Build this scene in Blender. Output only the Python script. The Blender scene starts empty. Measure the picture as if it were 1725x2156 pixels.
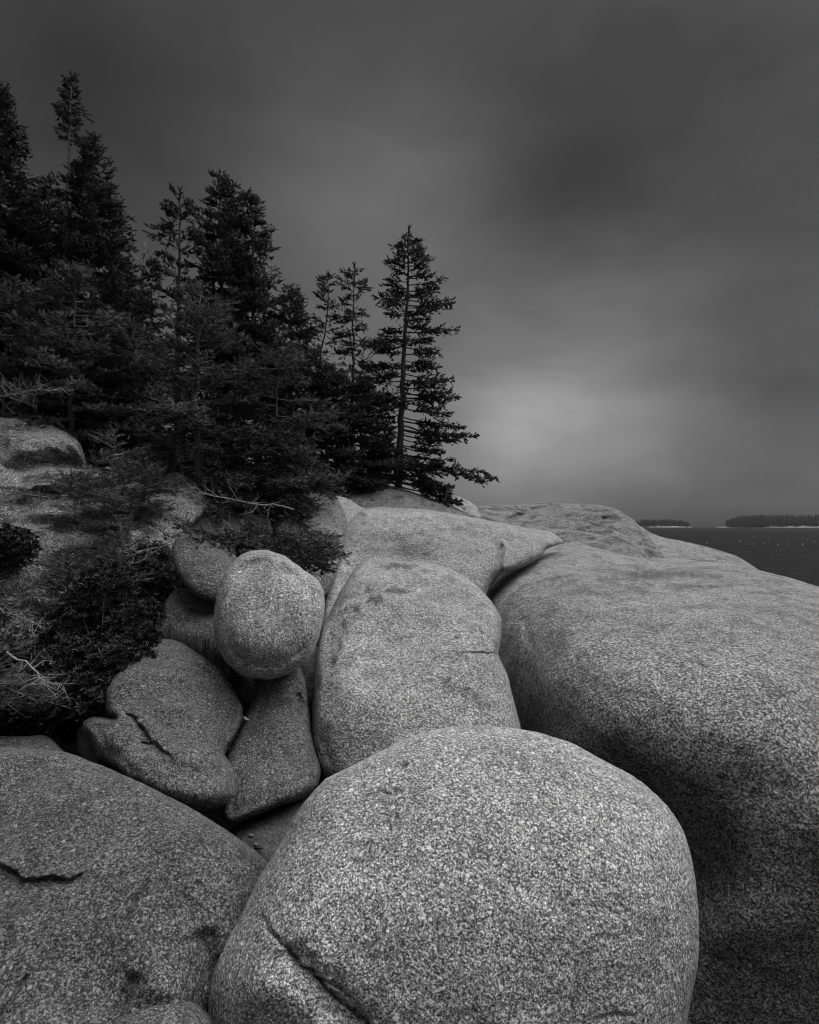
import bpy, math, random
import numpy as np
from mathutils import Vector
from mathutils.geometry import delaunay_2d_cdt

# ------------------------------------------------------------------ camera
C = bpy.context.scene
COL = C.collection
FPX, CX, HY = 1198.0, 862.5, 1107.0      # focal length and horizon of the survey sheet (1725 x 2156)

cam = bpy.data.cameras.new('camera')
cam.sensor_fit = 'VERTICAL'
cam.sensor_height = 36.0
cam.sensor_width = 28.8
cam.lens = FPX / 2156.0 * 36.0
cam.shift_y = (HY - 1078.0) / 2156.0
cam.clip_start = 0.05
cam.clip_end = 20000
camo = bpy.data.objects.new('camera', cam)
COL.objects.link(camo)
camo.location = (0, 0, 0)
camo.rotation_euler = (math.radians(90), 0, 0)
C.camera = camo

# ------------------------------------------------------------------ world
C.view_settings.view_transform = 'Standard'
C.view_settings.look = 'None'
C.view_settings.gamma = 1.0
C.view_settings.exposure = 0.85
C.cycles.pixel_filter_type = 'BLACKMAN_HARRIS'
C.cycles.filter_width = 1.1

SUN_EL, SUN_AZ = 64.0, 75.0             # azimuth clockwise from +Y (the viewing direction)


class NT:
    def __init__(s, tree):
        s.t = tree
        s.n = tree.nodes
        s.l = tree.links

    def new(s, typ, **kw):
        n = s.n.new(typ)
        for k, v in kw.items():
            setattr(n, k, v)
        return n

    def put(s, sock, v):
        if isinstance(v, bpy.types.NodeSocket):
            s.l.new(v, sock)
        elif v is not None:
            sock.default_value = v

    def math(s, op, a, b=None, c=None, clamp=False):
        n = s.new('ShaderNodeMath', operation=op)
        n.use_clamp = clamp
        s.put(n.inputs[0], a)
        if b is not None:
            s.put(n.inputs[1], b)
        if c is not None:
            s.put(n.inputs[2], c)
        return n.outputs[0]

    def noise(s, vec, scale, detail=2.0, rough=0.5, dist=0.0):
        n = s.new('ShaderNodeTexNoise')
        s.put(n.inputs['Vector'], vec)
        n.inputs['Scale'].default_value = scale
        n.inputs['Detail'].default_value = detail
        n.inputs['Roughness'].default_value = rough
        n.inputs['Distortion'].default_value = dist
        return n.outputs['Fac']

    def ramp(s, fac, stops, interp='LINEAR'):
        n = s.new('ShaderNodeValToRGB')
        n.color_ramp.interpolation = interp
        e = n.color_ramp.elements
        while len(e) < len(stops):
            e.new(0.5)
        for i, (p, v) in enumerate(stops):
            e[i].position = p
            e[i].color = (v, v, v, 1)
        s.put(n.inputs[0], fac)
        return n.outputs[0]

    def mapping(s, vec, loc=(0, 0, 0), scale=(1, 1, 1), rot=(0, 0, 0)):
        n = s.new('ShaderNodeMapping')
        s.put(n.inputs['Vector'], vec)
        n.inputs['Location'].default_value = loc
        n.inputs['Scale'].default_value = scale
        n.inputs['Rotation'].default_value = rot
        return n.outputs[0]

    def mix(s, fac, a, b):           # grey values
        n = s.new('ShaderNodeMix', data_type='FLOAT')
        s.put(n.inputs['Factor'], fac)
        s.put(n.inputs[2], a)
        s.put(n.inputs[3], b)
        return n.outputs[0]


def direction(px, py):
    v = Vector(((px - CX) / FPX, 1.0, (HY - py) / FPX))
    v.normalize()
    return v


world = bpy.data.worlds.new('World')
C.world = world
world.use_nodes = True
w = NT(world.node_tree)
w.n.clear()
tc = w.new('ShaderNodeTexCoord')
dirv = tc.outputs['Generated']
sky = w.new('ShaderNodeTexSky', sky_type='NISHITA')
sky.sun_disc = False
sky.sun_elevation = math.radians(SUN_EL)
sky.sun_rotation = math.radians(SUN_AZ)
bw = w.new('ShaderNodeRGBToBW')
w.put(bw.inputs[0], sky.outputs[0])
sep = w.new('ShaderNodeSeparateXYZ')
w.put(sep.inputs[0], dirv)
zz = w.math('MAXIMUM', sep.outputs[2], 0.0)
# overcast cover: dull towards the horizon, bright overhead where the cloud is thin
cover = w.ramp(zz, [(0.0, .10), (.03, .12), (.10, .13), (.22, .125), (.40, .12), (.60, .115), (.74, .13), (.86, .82), (1.0, 1.15)], 'EASE')


def blob(px, py, width, amp):
    d = direction(px, py)
    n = w.new('ShaderNodeVectorMath', operation='DOT_PRODUCT')
    w.put(n.inputs[0], dirv)
    n.inputs[1].default_value = d
    t = w.math('SUBTRACT', 1.0, n.outputs['Value'])
    t = w.math('MULTIPLY', t, -2.0 / (math.radians(width) ** 2))
    return w.math('MULTIPLY', w.math('EXPONENT', t), amp)


acc = cover
BLOBS = [(1088, 905, 3.6, .075), (1200, 850, 5, .03), (1010, 890, 5, .03), (1140, 865, 9, .075), (900, 560, 8, .02), (740, 380, 8, .018), (1010, 720, 13, .05), (800, 430, 11, .035), (1290, 800, 8, .035), (1330, 650, 7, .015),
         (1140, 385, 7, -.032), (560, 430, 9, .02), (1260, 290, 9, -.03), (1620, 480, 13, -.03), (1790, 1000, 11, -.035), (1500, 1080, 9, -.035), (1000, 1080, 7, -.03),
         (110, 250, 8, -.025), (350, 250, 8, -.025), (1250, 1060, 6, -.02)]
for b in BLOBS:
    acc = w.math('ADD', acc, blob(*b))
nv = w.mapping(dirv, scale=(1.0, 1.0, 2.2), rot=(0, .45, 0))
cl = w.noise(nv, 2.6, 4.0, .5, .3)
cl = w.math('MULTIPLY_ADD', cl, 1.15, .38)
cl2 = w.noise(w.mapping(dirv, scale=(1, 1, 1.8), rot=(0, -.3, .4)), 7.0, 4.0, .55, .5)
cl = w.math('ADD', cl, w.math('MULTIPLY_ADD', cl2, .35, -.16))
acc = w.math('MULTIPLY', acc, cl)
acc = w.math('MAXIMUM', acc, .012)
tot = w.math('MULTIPLY', acc, bw.outputs[0])
tot = w.math('MULTIPLY', tot, 1.0)
bg = w.new('ShaderNodeBackground')
w.put(bg.inputs[0], tot)
bg.inputs[1].default_value = .15
wo = w.new('ShaderNodeOutputWorld')
w.l.new(bg.outputs[0], wo.inputs[0])

sun = bpy.data.lights.new('sun', 'SUN')
sun.energy = 1.5
sun.angle = math.radians(70)
sun.color = (1, 1, 1)
suno = bpy.data.objects.new('sun', sun)
COL.objects.link(suno)
el, az = math.radians(SUN_EL), math.radians(SUN_AZ)
sd = Vector((math.sin(az) * math.cos(el), math.cos(az) * math.cos(el), math.sin(el)))
suno.rotation_euler = sd.to_track_quat('Z', 'Y').to_euler()
suno.location = (0, 0, 30)

# ------------------------------------------------------------------ helpers
rng = np.random.default_rng(7)
random.seed(7)


def P(px, py, Y):
    return np.array([(px - CX) / FPX * Y, Y, (HY - py) / FPX * Y])


def tag(o, label=None, cat=None, group=None, kind=None):
    if label:
        o['label'] = label
    if cat:
        o['category'] = cat
    if group:
        o['group'] = group
    if kind:
        o['kind'] = kind
    return o


def mesh_obj(name, V, F, mat, parent=None, origin=None, smooth=True, attrs=None):
    """V (n,3) array, F (m,k) array of equal sized faces or a list of such arrays"""
    V = np.asarray(V, dtype=np.float32)
    if origin is not None:
        V = V - np.asarray(origin, dtype=np.float32)
    Fs = F if isinstance(F, list) else [F]
    Fs = [np.asarray(f, dtype=np.int32) for f in Fs if len(f)]
    loops = np.concatenate([f.ravel() for f in Fs])
    tot_ = np.concatenate([np.full(len(f), f.shape[1], dtype=np.int32) for f in Fs])
    st = np.concatenate([[0], np.cumsum(tot_)[:-1]]).astype(np.int32)
    me = bpy.data.meshes.new(name)
    me.vertices.add(len(V))
    me.vertices.foreach_set('co', V.ravel())
    me.loops.add(len(loops))
    me.loops.foreach_set('vertex_index', loops)
    me.polygons.add(len(tot_))
    me.polygons.foreach_set('loop_start', st)
    me.polygons.foreach_set('loop_total', tot_)
    if smooth:
        me.polygons.foreach_set('use_smooth', np.ones(len(tot_), dtype=bool))
    me.update(calc_edges=True)
    if attrs:
        for k, a in attrs.items():
            at = me.attributes.new(k, 'FLOAT', 'POINT')
            at.data.foreach_set('value', np.asarray(a, dtype=np.float32))
    me.materials.append(mat)
    o = bpy.data.objects.new(name, me)
    COL.objects.link(o)
    if parent is not None:
        o.parent = parent
    if origin is not None and parent is None:
        o.location = origin
    return o


def empty(name, loc):
    o = bpy.data.objects.new(name, None)
    o.empty_display_size = .2
    COL.objects.link(o)
    o.location = loc
    return o


_pt = rng.random((64, 64, 64)).astype(np.float32)


def vnoise(p):
    i = np.floor(p).astype(int)
    f = p - i
    f = f * f * (3 - 2 * f)
    r = 0
    for dx in (0, 1):
        for dy in (0, 1):
            for dz in (0, 1):
                wgt = (f[:, 0] if dx else 1 - f[:, 0]) * (f[:, 1] if dy else 1 - f[:, 1]) * (f[:, 2] if dz else 1 - f[:, 2])
                r = r + wgt * _pt[(i[:, 0] + dx) & 63, (i[:, 1] + dy) & 63, (i[:, 2] + dz) & 63]
    return r * 2 - 1


def fbm(p, freq, octv=4, gain=.5):
    r, a = 0, 1.0
    for k in range(octv):
        r = r + a * vnoise(p * freq + 17.3 * k)
        a *= gain
        freq *= 2.03
    return r


# ------------------------------------------------------------------ materials
def granite(name, lo=.05, mid=.22, hi=.55, tone=1.0, dark_patch=.0, fleck=.5, scale=190., bump=1.0):
    m = bpy.data.materials.new(name)
    m.use_nodes = True
    t = NT(m.node_tree)
    b = t.n['Principled BSDF']
    co = t.new('ShaderNodeTexCoord').outputs['Object']
    wob = t.new('ShaderNodeTexNoise')
    t.put(wob.inputs['Vector'], co)
    wob.inputs['Scale'].default_value = 120
    wv = t.new('ShaderNodeVectorMath', operation='MULTIPLY_ADD')
    t.put(wv.inputs[0], wob.outputs['Color'])
    wv.inputs[1].default_value = (.005, .005, .005)
    t.put(wv.inputs[2], co)
    cov = wv.outputs[0]

    def voro(sc, feature='F1'):
        v = t.new('ShaderNodeTexVoronoi')
        v.feature = feature
        t.put(v.inputs['Vector'], cov)
        v.inputs['Scale'].default_value = sc
        return v
    v1 = voro(scale)
    s1 = t.new('ShaderNodeSeparateColor')
    t.put(s1.inputs[0], v1.outputs['Color'])
    v2 = voro(scale * 2.3)
    s2 = t.new('ShaderNodeSeparateColor')
    t.put(s2.inputs[0], v2.outputs['Color'])
    g1 = t.ramp(s1.outputs[0], [(0.0, lo * .6), (.27, lo), (.36, mid * .7), (.58, mid), (.68, hi * .8), (1.0, hi)])
    g2 = t.ramp(s2.outputs[1], [(0.0, lo * .6), (.3, lo), (.42, mid * .8), (.70, mid * 1.25), (.82, hi), (1.0, hi)])
    g = t.mix(.30, g1, g2)
    fine = t.noise(co, 210, 2, .6)
    g = t.math('MULTIPLY', g, t.math('MULTIPLY_ADD', fine, 1.1, .45))
    sp = t.noise(co, 105, 3, .7)
    g = t.math('MULTIPLY', g, t.ramp(sp, [(.38, .6), (.52, 1.0), (.64, 1.38)]))
    # weathering in soft blotches and darker lichen films
    big = t.noise(co, 1.7, 4, .6, .4)
    g = t.math('MULTIPLY', g, t.ramp(big, [(.3, .78), (.5, 1.0), (.7, 1.14)]))
    md = t.noise(co, 9.0, 4, .62)
    g = t.math('MULTIPLY', g, t.ramp(md, [(.30, .72), (.46, 1.0), (.70, 1.10)]))
    # small dark pits and rust spots
    pv_ = t.new('ShaderNodeTexVoronoi')
    t.put(pv_.inputs['Vector'], t.mapping(cov, loc=(3.1, .7, 1.9)))
    pv_.inputs['Scale'].default_value = 9.0
    ps = t.new('ShaderNodeSeparateColor')
    t.put(ps.inputs[0], pv_.outputs['Color'])
    pr = t.math('SUBTRACT', t.math('MULTIPLY_ADD', ps.outputs[1], .16, .05), t.math('ADD', pv_.outputs['Distance'], t.math('MULTIPLY_ADD', fine, .12, -.06)))
    pit = t.math('MULTIPLY', t.math('GREATER_THAN', ps.outputs[0], .84), t.math('MULTIPLY', pr, 22.0, clamp=True))
    g = t.math('MULTIPLY', g, t.math('MULTIPLY_ADD', pit, -.6, 1.0))
    # streaks left by seeping water
    vn = t.noise(t.mapping(co, scale=(1.6, 1.6, .35), rot=(.3, .2, 0)), 2.2, 5, .6, 1.2)
    g = t.math('MULTIPLY', g, t.ramp(vn, [(.30, .70), (.42, 1.0), (.8, 1.06)]))
    if dark_patch > 0:
        dp = t.noise(t.mapping(co, scale=(1, 1, 2.5)), 2.4, 6, .68, .6)
        dp = t.ramp(dp, [(.50, 0.), (.60, 1.)])
        g = t.math('MULTIPLY', g, t.math('MULTIPLY_ADD', dp, -dark_patch, 1.0))
    # larger pale feldspar and lichen flecks
    v3 = voro(42)
    s3 = t.new('ShaderNodeSeparateColor')
    t.put(s3.inputs[0], v3.outputs['Color'])
    rad = t.math('MULTIPLY_ADD', s3.outputs[1], .28, .14)
    inside = t.math('LESS_THAN', v3.outputs['Distance'], rad)
    pick = t.math('GREATER_THAN', s3.outputs[0], .87)
    fl = t.math('MULTIPLY', t.math('MULTIPLY', inside, pick), fleck)
    flc = t.math('MULTIPLY', t.math('MULTIPLY_ADD', fine, .5, .55), min(1.0, hi * 1.35))
    g = t.mix(fl, g, flc)
    st = t.new('ShaderNodeAttribute', attribute_name='stain').outputs['Fac']
    stn = t.math('MULTIPLY', st, t.ramp(t.noise(co, 40, 3, .6), [(.35, .55), (.6, 1.)]))
    g = t.math('MULTIPLY', g, t.math('MULTIPLY_ADD', stn, -.78, 1.0))
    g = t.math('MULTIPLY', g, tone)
    t.put(b.inputs['Base Color'], g)
    b.inputs['Roughness'].default_value = .78
    b.inputs['Specular IOR Level'].default_value = .35
    h = t.math('ADD', t.math('MULTIPLY', s1.outputs[0], .45), t.math('MULTIPLY', fine, .8))
    h = t.math('ADD', h, t.math('MULTIPLY', t.noise(co, 42, 3, .6), 2.4))
    h = t.math('ADD', h, t.math('MULTIPLY', pit, -2.5))
    h2 = t.noise(co, 11, 3, .6)
    h = t.math('ADD', h, t.math('MULTIPLY', h2, 4.5))
    bp = t.new('ShaderNodeBump')
    bp.inputs['Strength'].default_value = min(1.0, .75 * bump)
    bp.inputs['Distance'].default_value = .007 * bump
    t.put(bp.inputs['Height'], h)
    t.put(b.inputs['Normal'], bp.outputs[0])
    return m


G_BRIGHT = granite('granite_pale', .055, .34, .82, 1.08, 0, 1.0, 175, 1.2)
G_MID = granite('granite_grey', .045, .30, .82, .93, .15, .6, 135)
G_SLAB = granite('granite_slab', .04, .29, .84, .95, .35, .6, 105, 1.6)
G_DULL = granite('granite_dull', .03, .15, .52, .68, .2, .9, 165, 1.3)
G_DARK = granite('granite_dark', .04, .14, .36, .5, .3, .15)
G_LICHEN = granite('granite_lichened', .04, .24, .7, .85, .62, .15, 70, 1.8)
G_PALESLAB = granite('granite_white', .045, .34, .9, .88, .7, .3, 90, 2.0)

G_FAR = granite('granite_weathered', .035, .22, .72, .72, .25, .4, 75, 1.5)


def simple(name, val, rough=.7, spec=.3, var=.35, vs=6.0):
    m = bpy.data.materials.new(name)
    m.use_nodes = True
    t = NT(m.node_tree)
    b = t.n['Principled BSDF']
    co = t.new('ShaderNodeTexCoord').outputs['Object']
    n = t.noise(co, vs, 4, .6)
    v = t.math('MULTIPLY', t.math('MULTIPLY_ADD', n, 2 * var, 1 - var), val)
    t.put(b.inputs['Base Color'], v)
    b.inputs['Roughness'].default_value = rough
    b.inputs['Specular IOR Level'].default_value = spec
    return m


def leaf_mat(name, lo, hi, rough=.6, spec=.25):
    m = bpy.data.materials.new(name)
    m.use_nodes = True
    t = NT(m.node_tree)
    b = t.n['Principled BSDF']
    co = t.new('ShaderNodeTexCoord').outputs['Object']
    n = t.noise(co, 2.5, 5, .75)
    r = t.new('ShaderNodeAttribute', attribute_name='shade').outputs['Fac']
    f = t.math('ADD', t.math('MULTIPLY', n, .5), t.math('MULTIPLY', r, .6))
    t.put(b.inputs['Base Color'], t.ramp(f, [(.25, lo), (.85, hi)]))
    b.inputs['Roughness'].default_value = rough
    b.inputs['Specular IOR Level'].default_value = spec
    return m


NEEDLE = leaf_mat('spruce_needles', .008, .042)
NEEDLE_NEAR = leaf_mat('spruce_needles_pale', .012, .14)
LEAF = leaf_mat('glossy_leaf', .012, .05, .45, .4)
GRASSM = leaf_mat('dry_grass', .05, .14, .8, .1)
BARK = simple('spruce_bark', .10, .9, .1, .6, 22)
BARK_PALE = simple('lichened_bark', .20, .9, .1, .6, 22)
DEADWOOD = simple('dead_wood', .32, .85, .1, .4, 14)
SOIL = simple('peat_soil', .03, .95, .1, .6, 5)


# ------------------------------------------------------------------ boulders
def catmull(pts, step, sharp=0.0):
    pts = np.array(pts, float)
    n = len(pts)
    out = []
    for i in range(n):
        p0, p1, p2, p3 = pts[i - 1], pts[i], pts[(i + 1) % n], pts[(i + 2) % n]
        k = max(2, int(np.linalg.norm(p2 - p1) / step))
        t = np.linspace(0, 1, k, endpoint=False)[:, None]
        lin = p1 + (p2 - p1) * t
        out.append(sharp * lin + (1 - sharp) * .5 * ((2 * p1) + (-p0 + p2) * t + (2 * p0 - 5 * p1 + 4 * p2 - p3) * t ** 2 + (-p0 + 3 * p1 - 3 * p2 + p3) * t ** 3))
    return np.concatenate(out)


def seg_dist(q, poly, closed=True):
    """distance of q (n,2) to the polyline, and signed side / parameter of the nearest point"""
    a = poly if closed else poly[:-1]
    b = np.roll(poly, -1, axis=0) if closed else poly[1:]
    best = np.full(len(q), 1e9)
    side = np.zeros(len(q))
    par = np.zeros(len(q))
    L = np.linalg.norm(b - a, axis=1)
    cum = np.concatenate([[0], np.cumsum(L)])
    for i in range(len(a)):
        ab = b[i] - a[i]
        t = np.clip(((q - a[i]) @ ab) / max(ab @ ab, 1e-9), 0, 1)
        c = a[i] + t[:, None] * ab
        d = np.hypot(q[:, 0] - c[:, 0], q[:, 1] - c[:, 1])
        m = d < best
        best[m] = d[m]
        cr = ab[0] * (q[:, 1] - a[i][1]) - ab[1] * (q[:, 0] - a[i][0])
        side[m] = np.sign(cr)[m]
        par[m] = ((cum[i] + t * L[i]) / cum[-1])[m]
    return best, side, par


def inside_poly(q, poly):
    x, y = q[:, 0], q[:, 1]
    r = np.zeros(len(q), bool)
    n = len(poly)
    j = n - 1
    for i in range(n):
        xi, yi = poly[i]
        xj, yj = poly[j]
        c = ((yi > y) != (yj > y)) & (x < (xj - xi) * (y - yi) / (yj - yi + 1e-12) + xi)
        r ^= c
        j = i
    return r


def rbf_fit(pts, vals):
    pts = np.array(pts, float) / 500.
    n = len(pts)
    if n < 3:
        raise ValueError
    r = np.linalg.norm(pts[:, None] - pts[None], axis=2)
    K = np.where(r > 0, r ** 2 * np.log(r + 1e-9), 0) + np.eye(n) * 1e-4
    Q = np.c_[np.ones(n), pts]
    A = np.block([[K, Q], [Q.T, np.zeros((3, 3))]])
    s = np.linalg.lstsq(A, np.r_[np.array(vals, float), 0, 0, 0], rcond=None)[0]

    def f(q):
        q = np.asarray(q, float) / 500.
        rr = np.linalg.norm(q[:, None] - pts[None], axis=2)
        KK = np.where(rr > 0, rr ** 2 * np.log(rr + 1e-9), 0)
        return KK @ s[:n] + s[n] + q @ s[n + 1:]
    return f


def boulder(name, label, cat, outline, depth, H, mat, Hb=None, sat=0.0, step=6.0, grooves=(), bumps=(),
            stains=(), facet=.05, sharp=.35, rough=.02, jitter=.7, group=None, power=1.0, seed=0):
    """A closed solid. `outline` is its traced contour, `depth` the distances in metres of points on its rim,
    H how far it bulges towards the viewer, Hb how far away from it."""
    Hb = H * .7 if Hb is None else Hb
    ol = catmull(outline, step * .7, sharp)
    r0 = np.random.default_rng(seed + 11)
    cen = ol.mean(0)
    nrm = ol - cen
    nrm /= np.linalg.norm(nrm, axis=1)[:, None]
    k = fbm(np.c_[ol / 14., np.full(len(ol), seed * 3.3)], 1.0, 3)
    k2 = fbm(np.c_[ol / 60., np.full(len(ol), seed * 5.3)], 1.0, 2)
    ol = ol + nrm * (k * jitter + k2 * jitter * 1.5)[:, None]
    lo, hi = ol.min(0), ol.max(0)
    # interior points
    xs = np.arange(lo[0] + step / 2, hi[0], step)
    ys = np.arange(lo[1] + step / 2, hi[1], step)
    gx, gy = np.meshgrid(xs, ys)
    gx[::2] += step * .5
    q = np.c_[gx.ravel(), gy.ravel()] + r0.normal(0, step * .08, (gx.size, 2))
    extra = []
    tang = np.roll(ol, -1, 0) - np.roll(ol, 1, 0)
    tang /= np.linalg.norm(tang, axis=1)[:, None] + 1e-9
    nn = np.c_[-tang[:, 1], tang[:, 0]]
    area = .5 * np.sum(ol[:, 0] * np.roll(ol[:, 1], -1) - np.roll(ol[:, 0], -1) * ol[:, 1])
    if area < 0:
        nn = -nn
    for d in (.25, .8, 1.8, 3.3):
        extra.append(ol + nn * d)
    for gr in grooves:
        line = np.array(gr['pts'], float)
        seg = []
        for a, b in zip(line[:-1], line[1:]):
            kk = max(2, int(np.linalg.norm(b - a) / 3.0))
            seg.append(a + (b - a) * np.linspace(0, 1, kk, endpoint=False)[:, None])
        seg = np.concatenate(seg)
        tg = np.gradient(seg, axis=0)
        tg /= np.linalg.norm(tg, axis=1)[:, None] + 1e-9
        gn = np.c_[-tg[:, 1], tg[:, 0]]
        wd = gr.get('w', 4.)
        for o_ in (-2.2, -1.2, -.6, 0, .6, 1.2, 2.2):
            extra.append(seg + gn * o_ * wd)
        # wander of the crack itself
    q = np.concatenate([q] + extra)
    ins = inside_poly(q, ol)
    q = q[ins]
    d, _, _ = seg_dist(q, ol)
    q = q[d > .18]
    # thin out points that sit on top of each other
    key = np.round(q / 1.1).astype(np.int64)
    _, ui = np.unique(key[:, 0] * 100003 + key[:, 1], return_index=True)
    q = q[np.sort(ui)]
    allp = np.concatenate([ol, q])
    nb = len(ol)
    vs, es, fs, ov, oe, of = delaunay_2d_cdt([Vector(p) for p in allp], [], [list(range(nb))], 1, 1e-4)
    vs = np.array([(v.x, v.y) for v in vs])
    fs = np.array([f for f in fs if len(f) == 3])
    rim = np.zeros(len(vs), bool)
    d, _, _ = seg_dist(vs, ol)
    rim[d < .05] = True
    d[rim] = 0
    # pillow profile from a Poisson solve, made exact near the rim
    cell = max((hi - lo).max() / 90.0, 2.0)
    gx = np.arange(lo[0] - 2 * cell, hi[0] + 2 * cell, cell)
    gy = np.arange(lo[1] - 2 * cell, hi[1] + 2 * cell, cell)
    GX, GY = np.meshgrid(gx, gy)
    qq = np.c_[GX.ravel(), GY.ravel()]
    M = inside_poly(qq, ol).reshape(GX.shape)
    phi = np.zeros(GX.shape)
    for it in range(2600):
        nw = np.zeros_like(phi)
        nw[1:-1, 1:-1] = .25 * (phi[:-2, 1:-1] + phi[2:, 1:-1] + phi[1:-1, :-2] + phi[1:-1, 2:] + 1.0)
        phi = np.where(M, nw, 0)
    dd, _, _ = seg_dist(qq, ol)
    dd = dd.reshape(GX.shape)
    valid = M & (dd > cell * 1.3)
    ratio = np.where(valid, phi / np.maximum(dd, 1e-6), 0)
    wt = valid.astype(float)
    acc_r, acc_w = ratio.copy(), wt.copy()
    for it in range(8):
        a = np.zeros_like(acc_r)
        b = np.zeros_like(acc_r)
        for sx in (-1, 0, 1):
            for sy in (-1, 0, 1):
                a += np.roll(np.roll(acc_r, sx, 0), sy, 1)
                b += np.roll(np.roll(acc_w, sx, 0), sy, 1)
        fill = (acc_w == 0) & (b > 0)
        acc_r[fill] = (a / np.maximum(b, 1e-9))[fill]
        acc_w[fill] = 1
    fx = (vs[:, 0] - gx[0]) / cell
    fy = (vs[:, 1] - gy[0]) / cell
    ix = np.clip(fx.astype(int), 0, len(gx) - 2)
    iy = np.clip(fy.astype(int), 0, len(gy) - 2)
    ux, uy = fx - ix, fy - iy
    rr = (acc_r[iy, ix] * (1 - ux) * (1 - uy) + acc_r[iy, ix + 1] * ux * (1 - uy) + acc_r[iy + 1, ix] * (1 - ux) * uy + acc_r[iy + 1, ix + 1] * ux * uy)
    ph = rr * d
    ph /= phi.max()
    if sat > 0:
        g = np.sqrt(np.maximum(0, (1 - np.exp(-sat * ph)) / (1 - math.exp(-sat))))
    else:
        g = np.sqrt(np.clip(ph, 0, 1.1)) ** power
    # rim distance: 1/Y is linear on a plane
    f = rbf_fit([p[:2] for p in depth], [1.0 / p[2] for p in depth])
    Yr = 1.0 / np.clip(f(vs), .02, 3)
    Y = Yr - H * g
    soft = np.clip(d / 12., 0, 1)
    w3 = np.c_[(vs[:, 0] - CX) / FPX * Y, Y, (HY - vs[:, 1]) / FPX * Y] + seed * 7.7
    sc = np.clip(H, .15, .6)
    Y = Y + soft * (fbm(w3, 1.6, 2) * rough * 2.2 * sc / .4 + fbm(w3, 6.0, 3) * rough * .32 + fbm(w3, 22.0, 2) * rough * .10)
    Y = Y + np.clip(d / 25., 0, 1) * facet * sc / .4 * (np.abs(vnoise(w3 * 1.5 + 9.1)) + .5 * np.abs(vnoise(w3 * 3.3 + 4.1)))
    for (bx, by, rx, ry, am) in bumps:
        Y -= am * np.exp(-((vs[:, 0] - bx) / rx) ** 2 - ((vs[:, 1] - by) / ry) ** 2) * np.clip(d / 6, 0, 1)
    for gr in grooves:
        line = np.array(gr['pts'], float)
        wob = fbm(np.c_[vs / 16., np.zeros(len(vs)) + seed], 1.0, 2) * gr.get('wob', 2.5)
        qv = vs + np.c_[wob, -wob]
        dl, side, par = seg_dist(qv, line, False)
        wd = gr.get('w', 4.)
        taper = np.clip(np.minimum(par / .12, (1 - par) / .12), 0, 1) if gr.get('taper', True) else 1
        endf = np.where((par <= 0) | (par >= 1), 0, 1) if gr.get('taper', True) else 1
        Y += gr['a'] * np.exp(-(dl / wd) ** 2) * (taper ** .5)
        if 'step' in gr:      # the ground on one side of the crack lies lower
            s_ = gr['step']
            ls = gr.get('len', 60.)
            tp = np.clip(np.minimum(par / .2, (1 - par) / .2), 0, 1)
            sm = .5 * (1 + np.tanh(side * dl / (wd * .6)))
            Y += s_ * sm * np.exp(-(dl / ls) ** 2) * tp
    stn = np.zeros(len(vs))
    for (bx, by, rx, ry, am) in stains:
        e = ((vs[:, 0] - bx) / rx) ** 2 + ((vs[:, 1] - by) / ry) ** 2
        e = e + fbm(np.c_[vs / 9., np.full(len(vs), 3.1 + seed)], 1., 3) * .8
        stn = np.maximum(stn, am * np.clip(1.6 - 1.3 * e, 0, 1))
    front = np.c_[(vs[:, 0] - CX) / FPX * Y, Y, (HY - vs[:, 1]) / FPX * Y]
    Yb = Yr + Hb * g
    Yb = Yb + soft * fbm(w3 + 50, 1.6, 2) * rough
    Yb[rim] = Y[rim]
    back_ids = np.full(len(vs), -1)
    inner = np.where(~rim)[0]
    back_ids[rim] = np.where(rim)[0]
    back_ids[inner] = len(vs) + np.arange(len(inner))
    back = np.c_[(vs[:, 0] - CX) / FPX * Yb, Yb, (HY - vs[:, 1]) / FPX * Yb][inner]
    V = np.concatenate([front, back])
    # orientation: image y runs down
    a, b_, c_ = vs[fs[:, 0]], vs[fs[:, 1]], vs[fs[:, 2]]
    ar = (b_[:, 0] - a[:, 0]) * (c_[:, 1] - a[:, 1]) - (b_[:, 1] - a[:, 1]) * (c_[:, 0] - a[:, 0])
    fs = np.where((ar > 0)[:, None], fs[:, ::-1], fs)
    F = np.concatenate([fs, back_ids[fs][:, ::-1]])
    org = V.mean(0)
    org[2] = V[:, 2].min()
    o = mesh_obj(name, V, F, mat, origin=org, attrs={'stain': np.concatenate([stn, np.zeros(len(inner))])})
    tag(o, label, cat, group)
    return o


ONLY = None
exec_boulders = True

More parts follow.
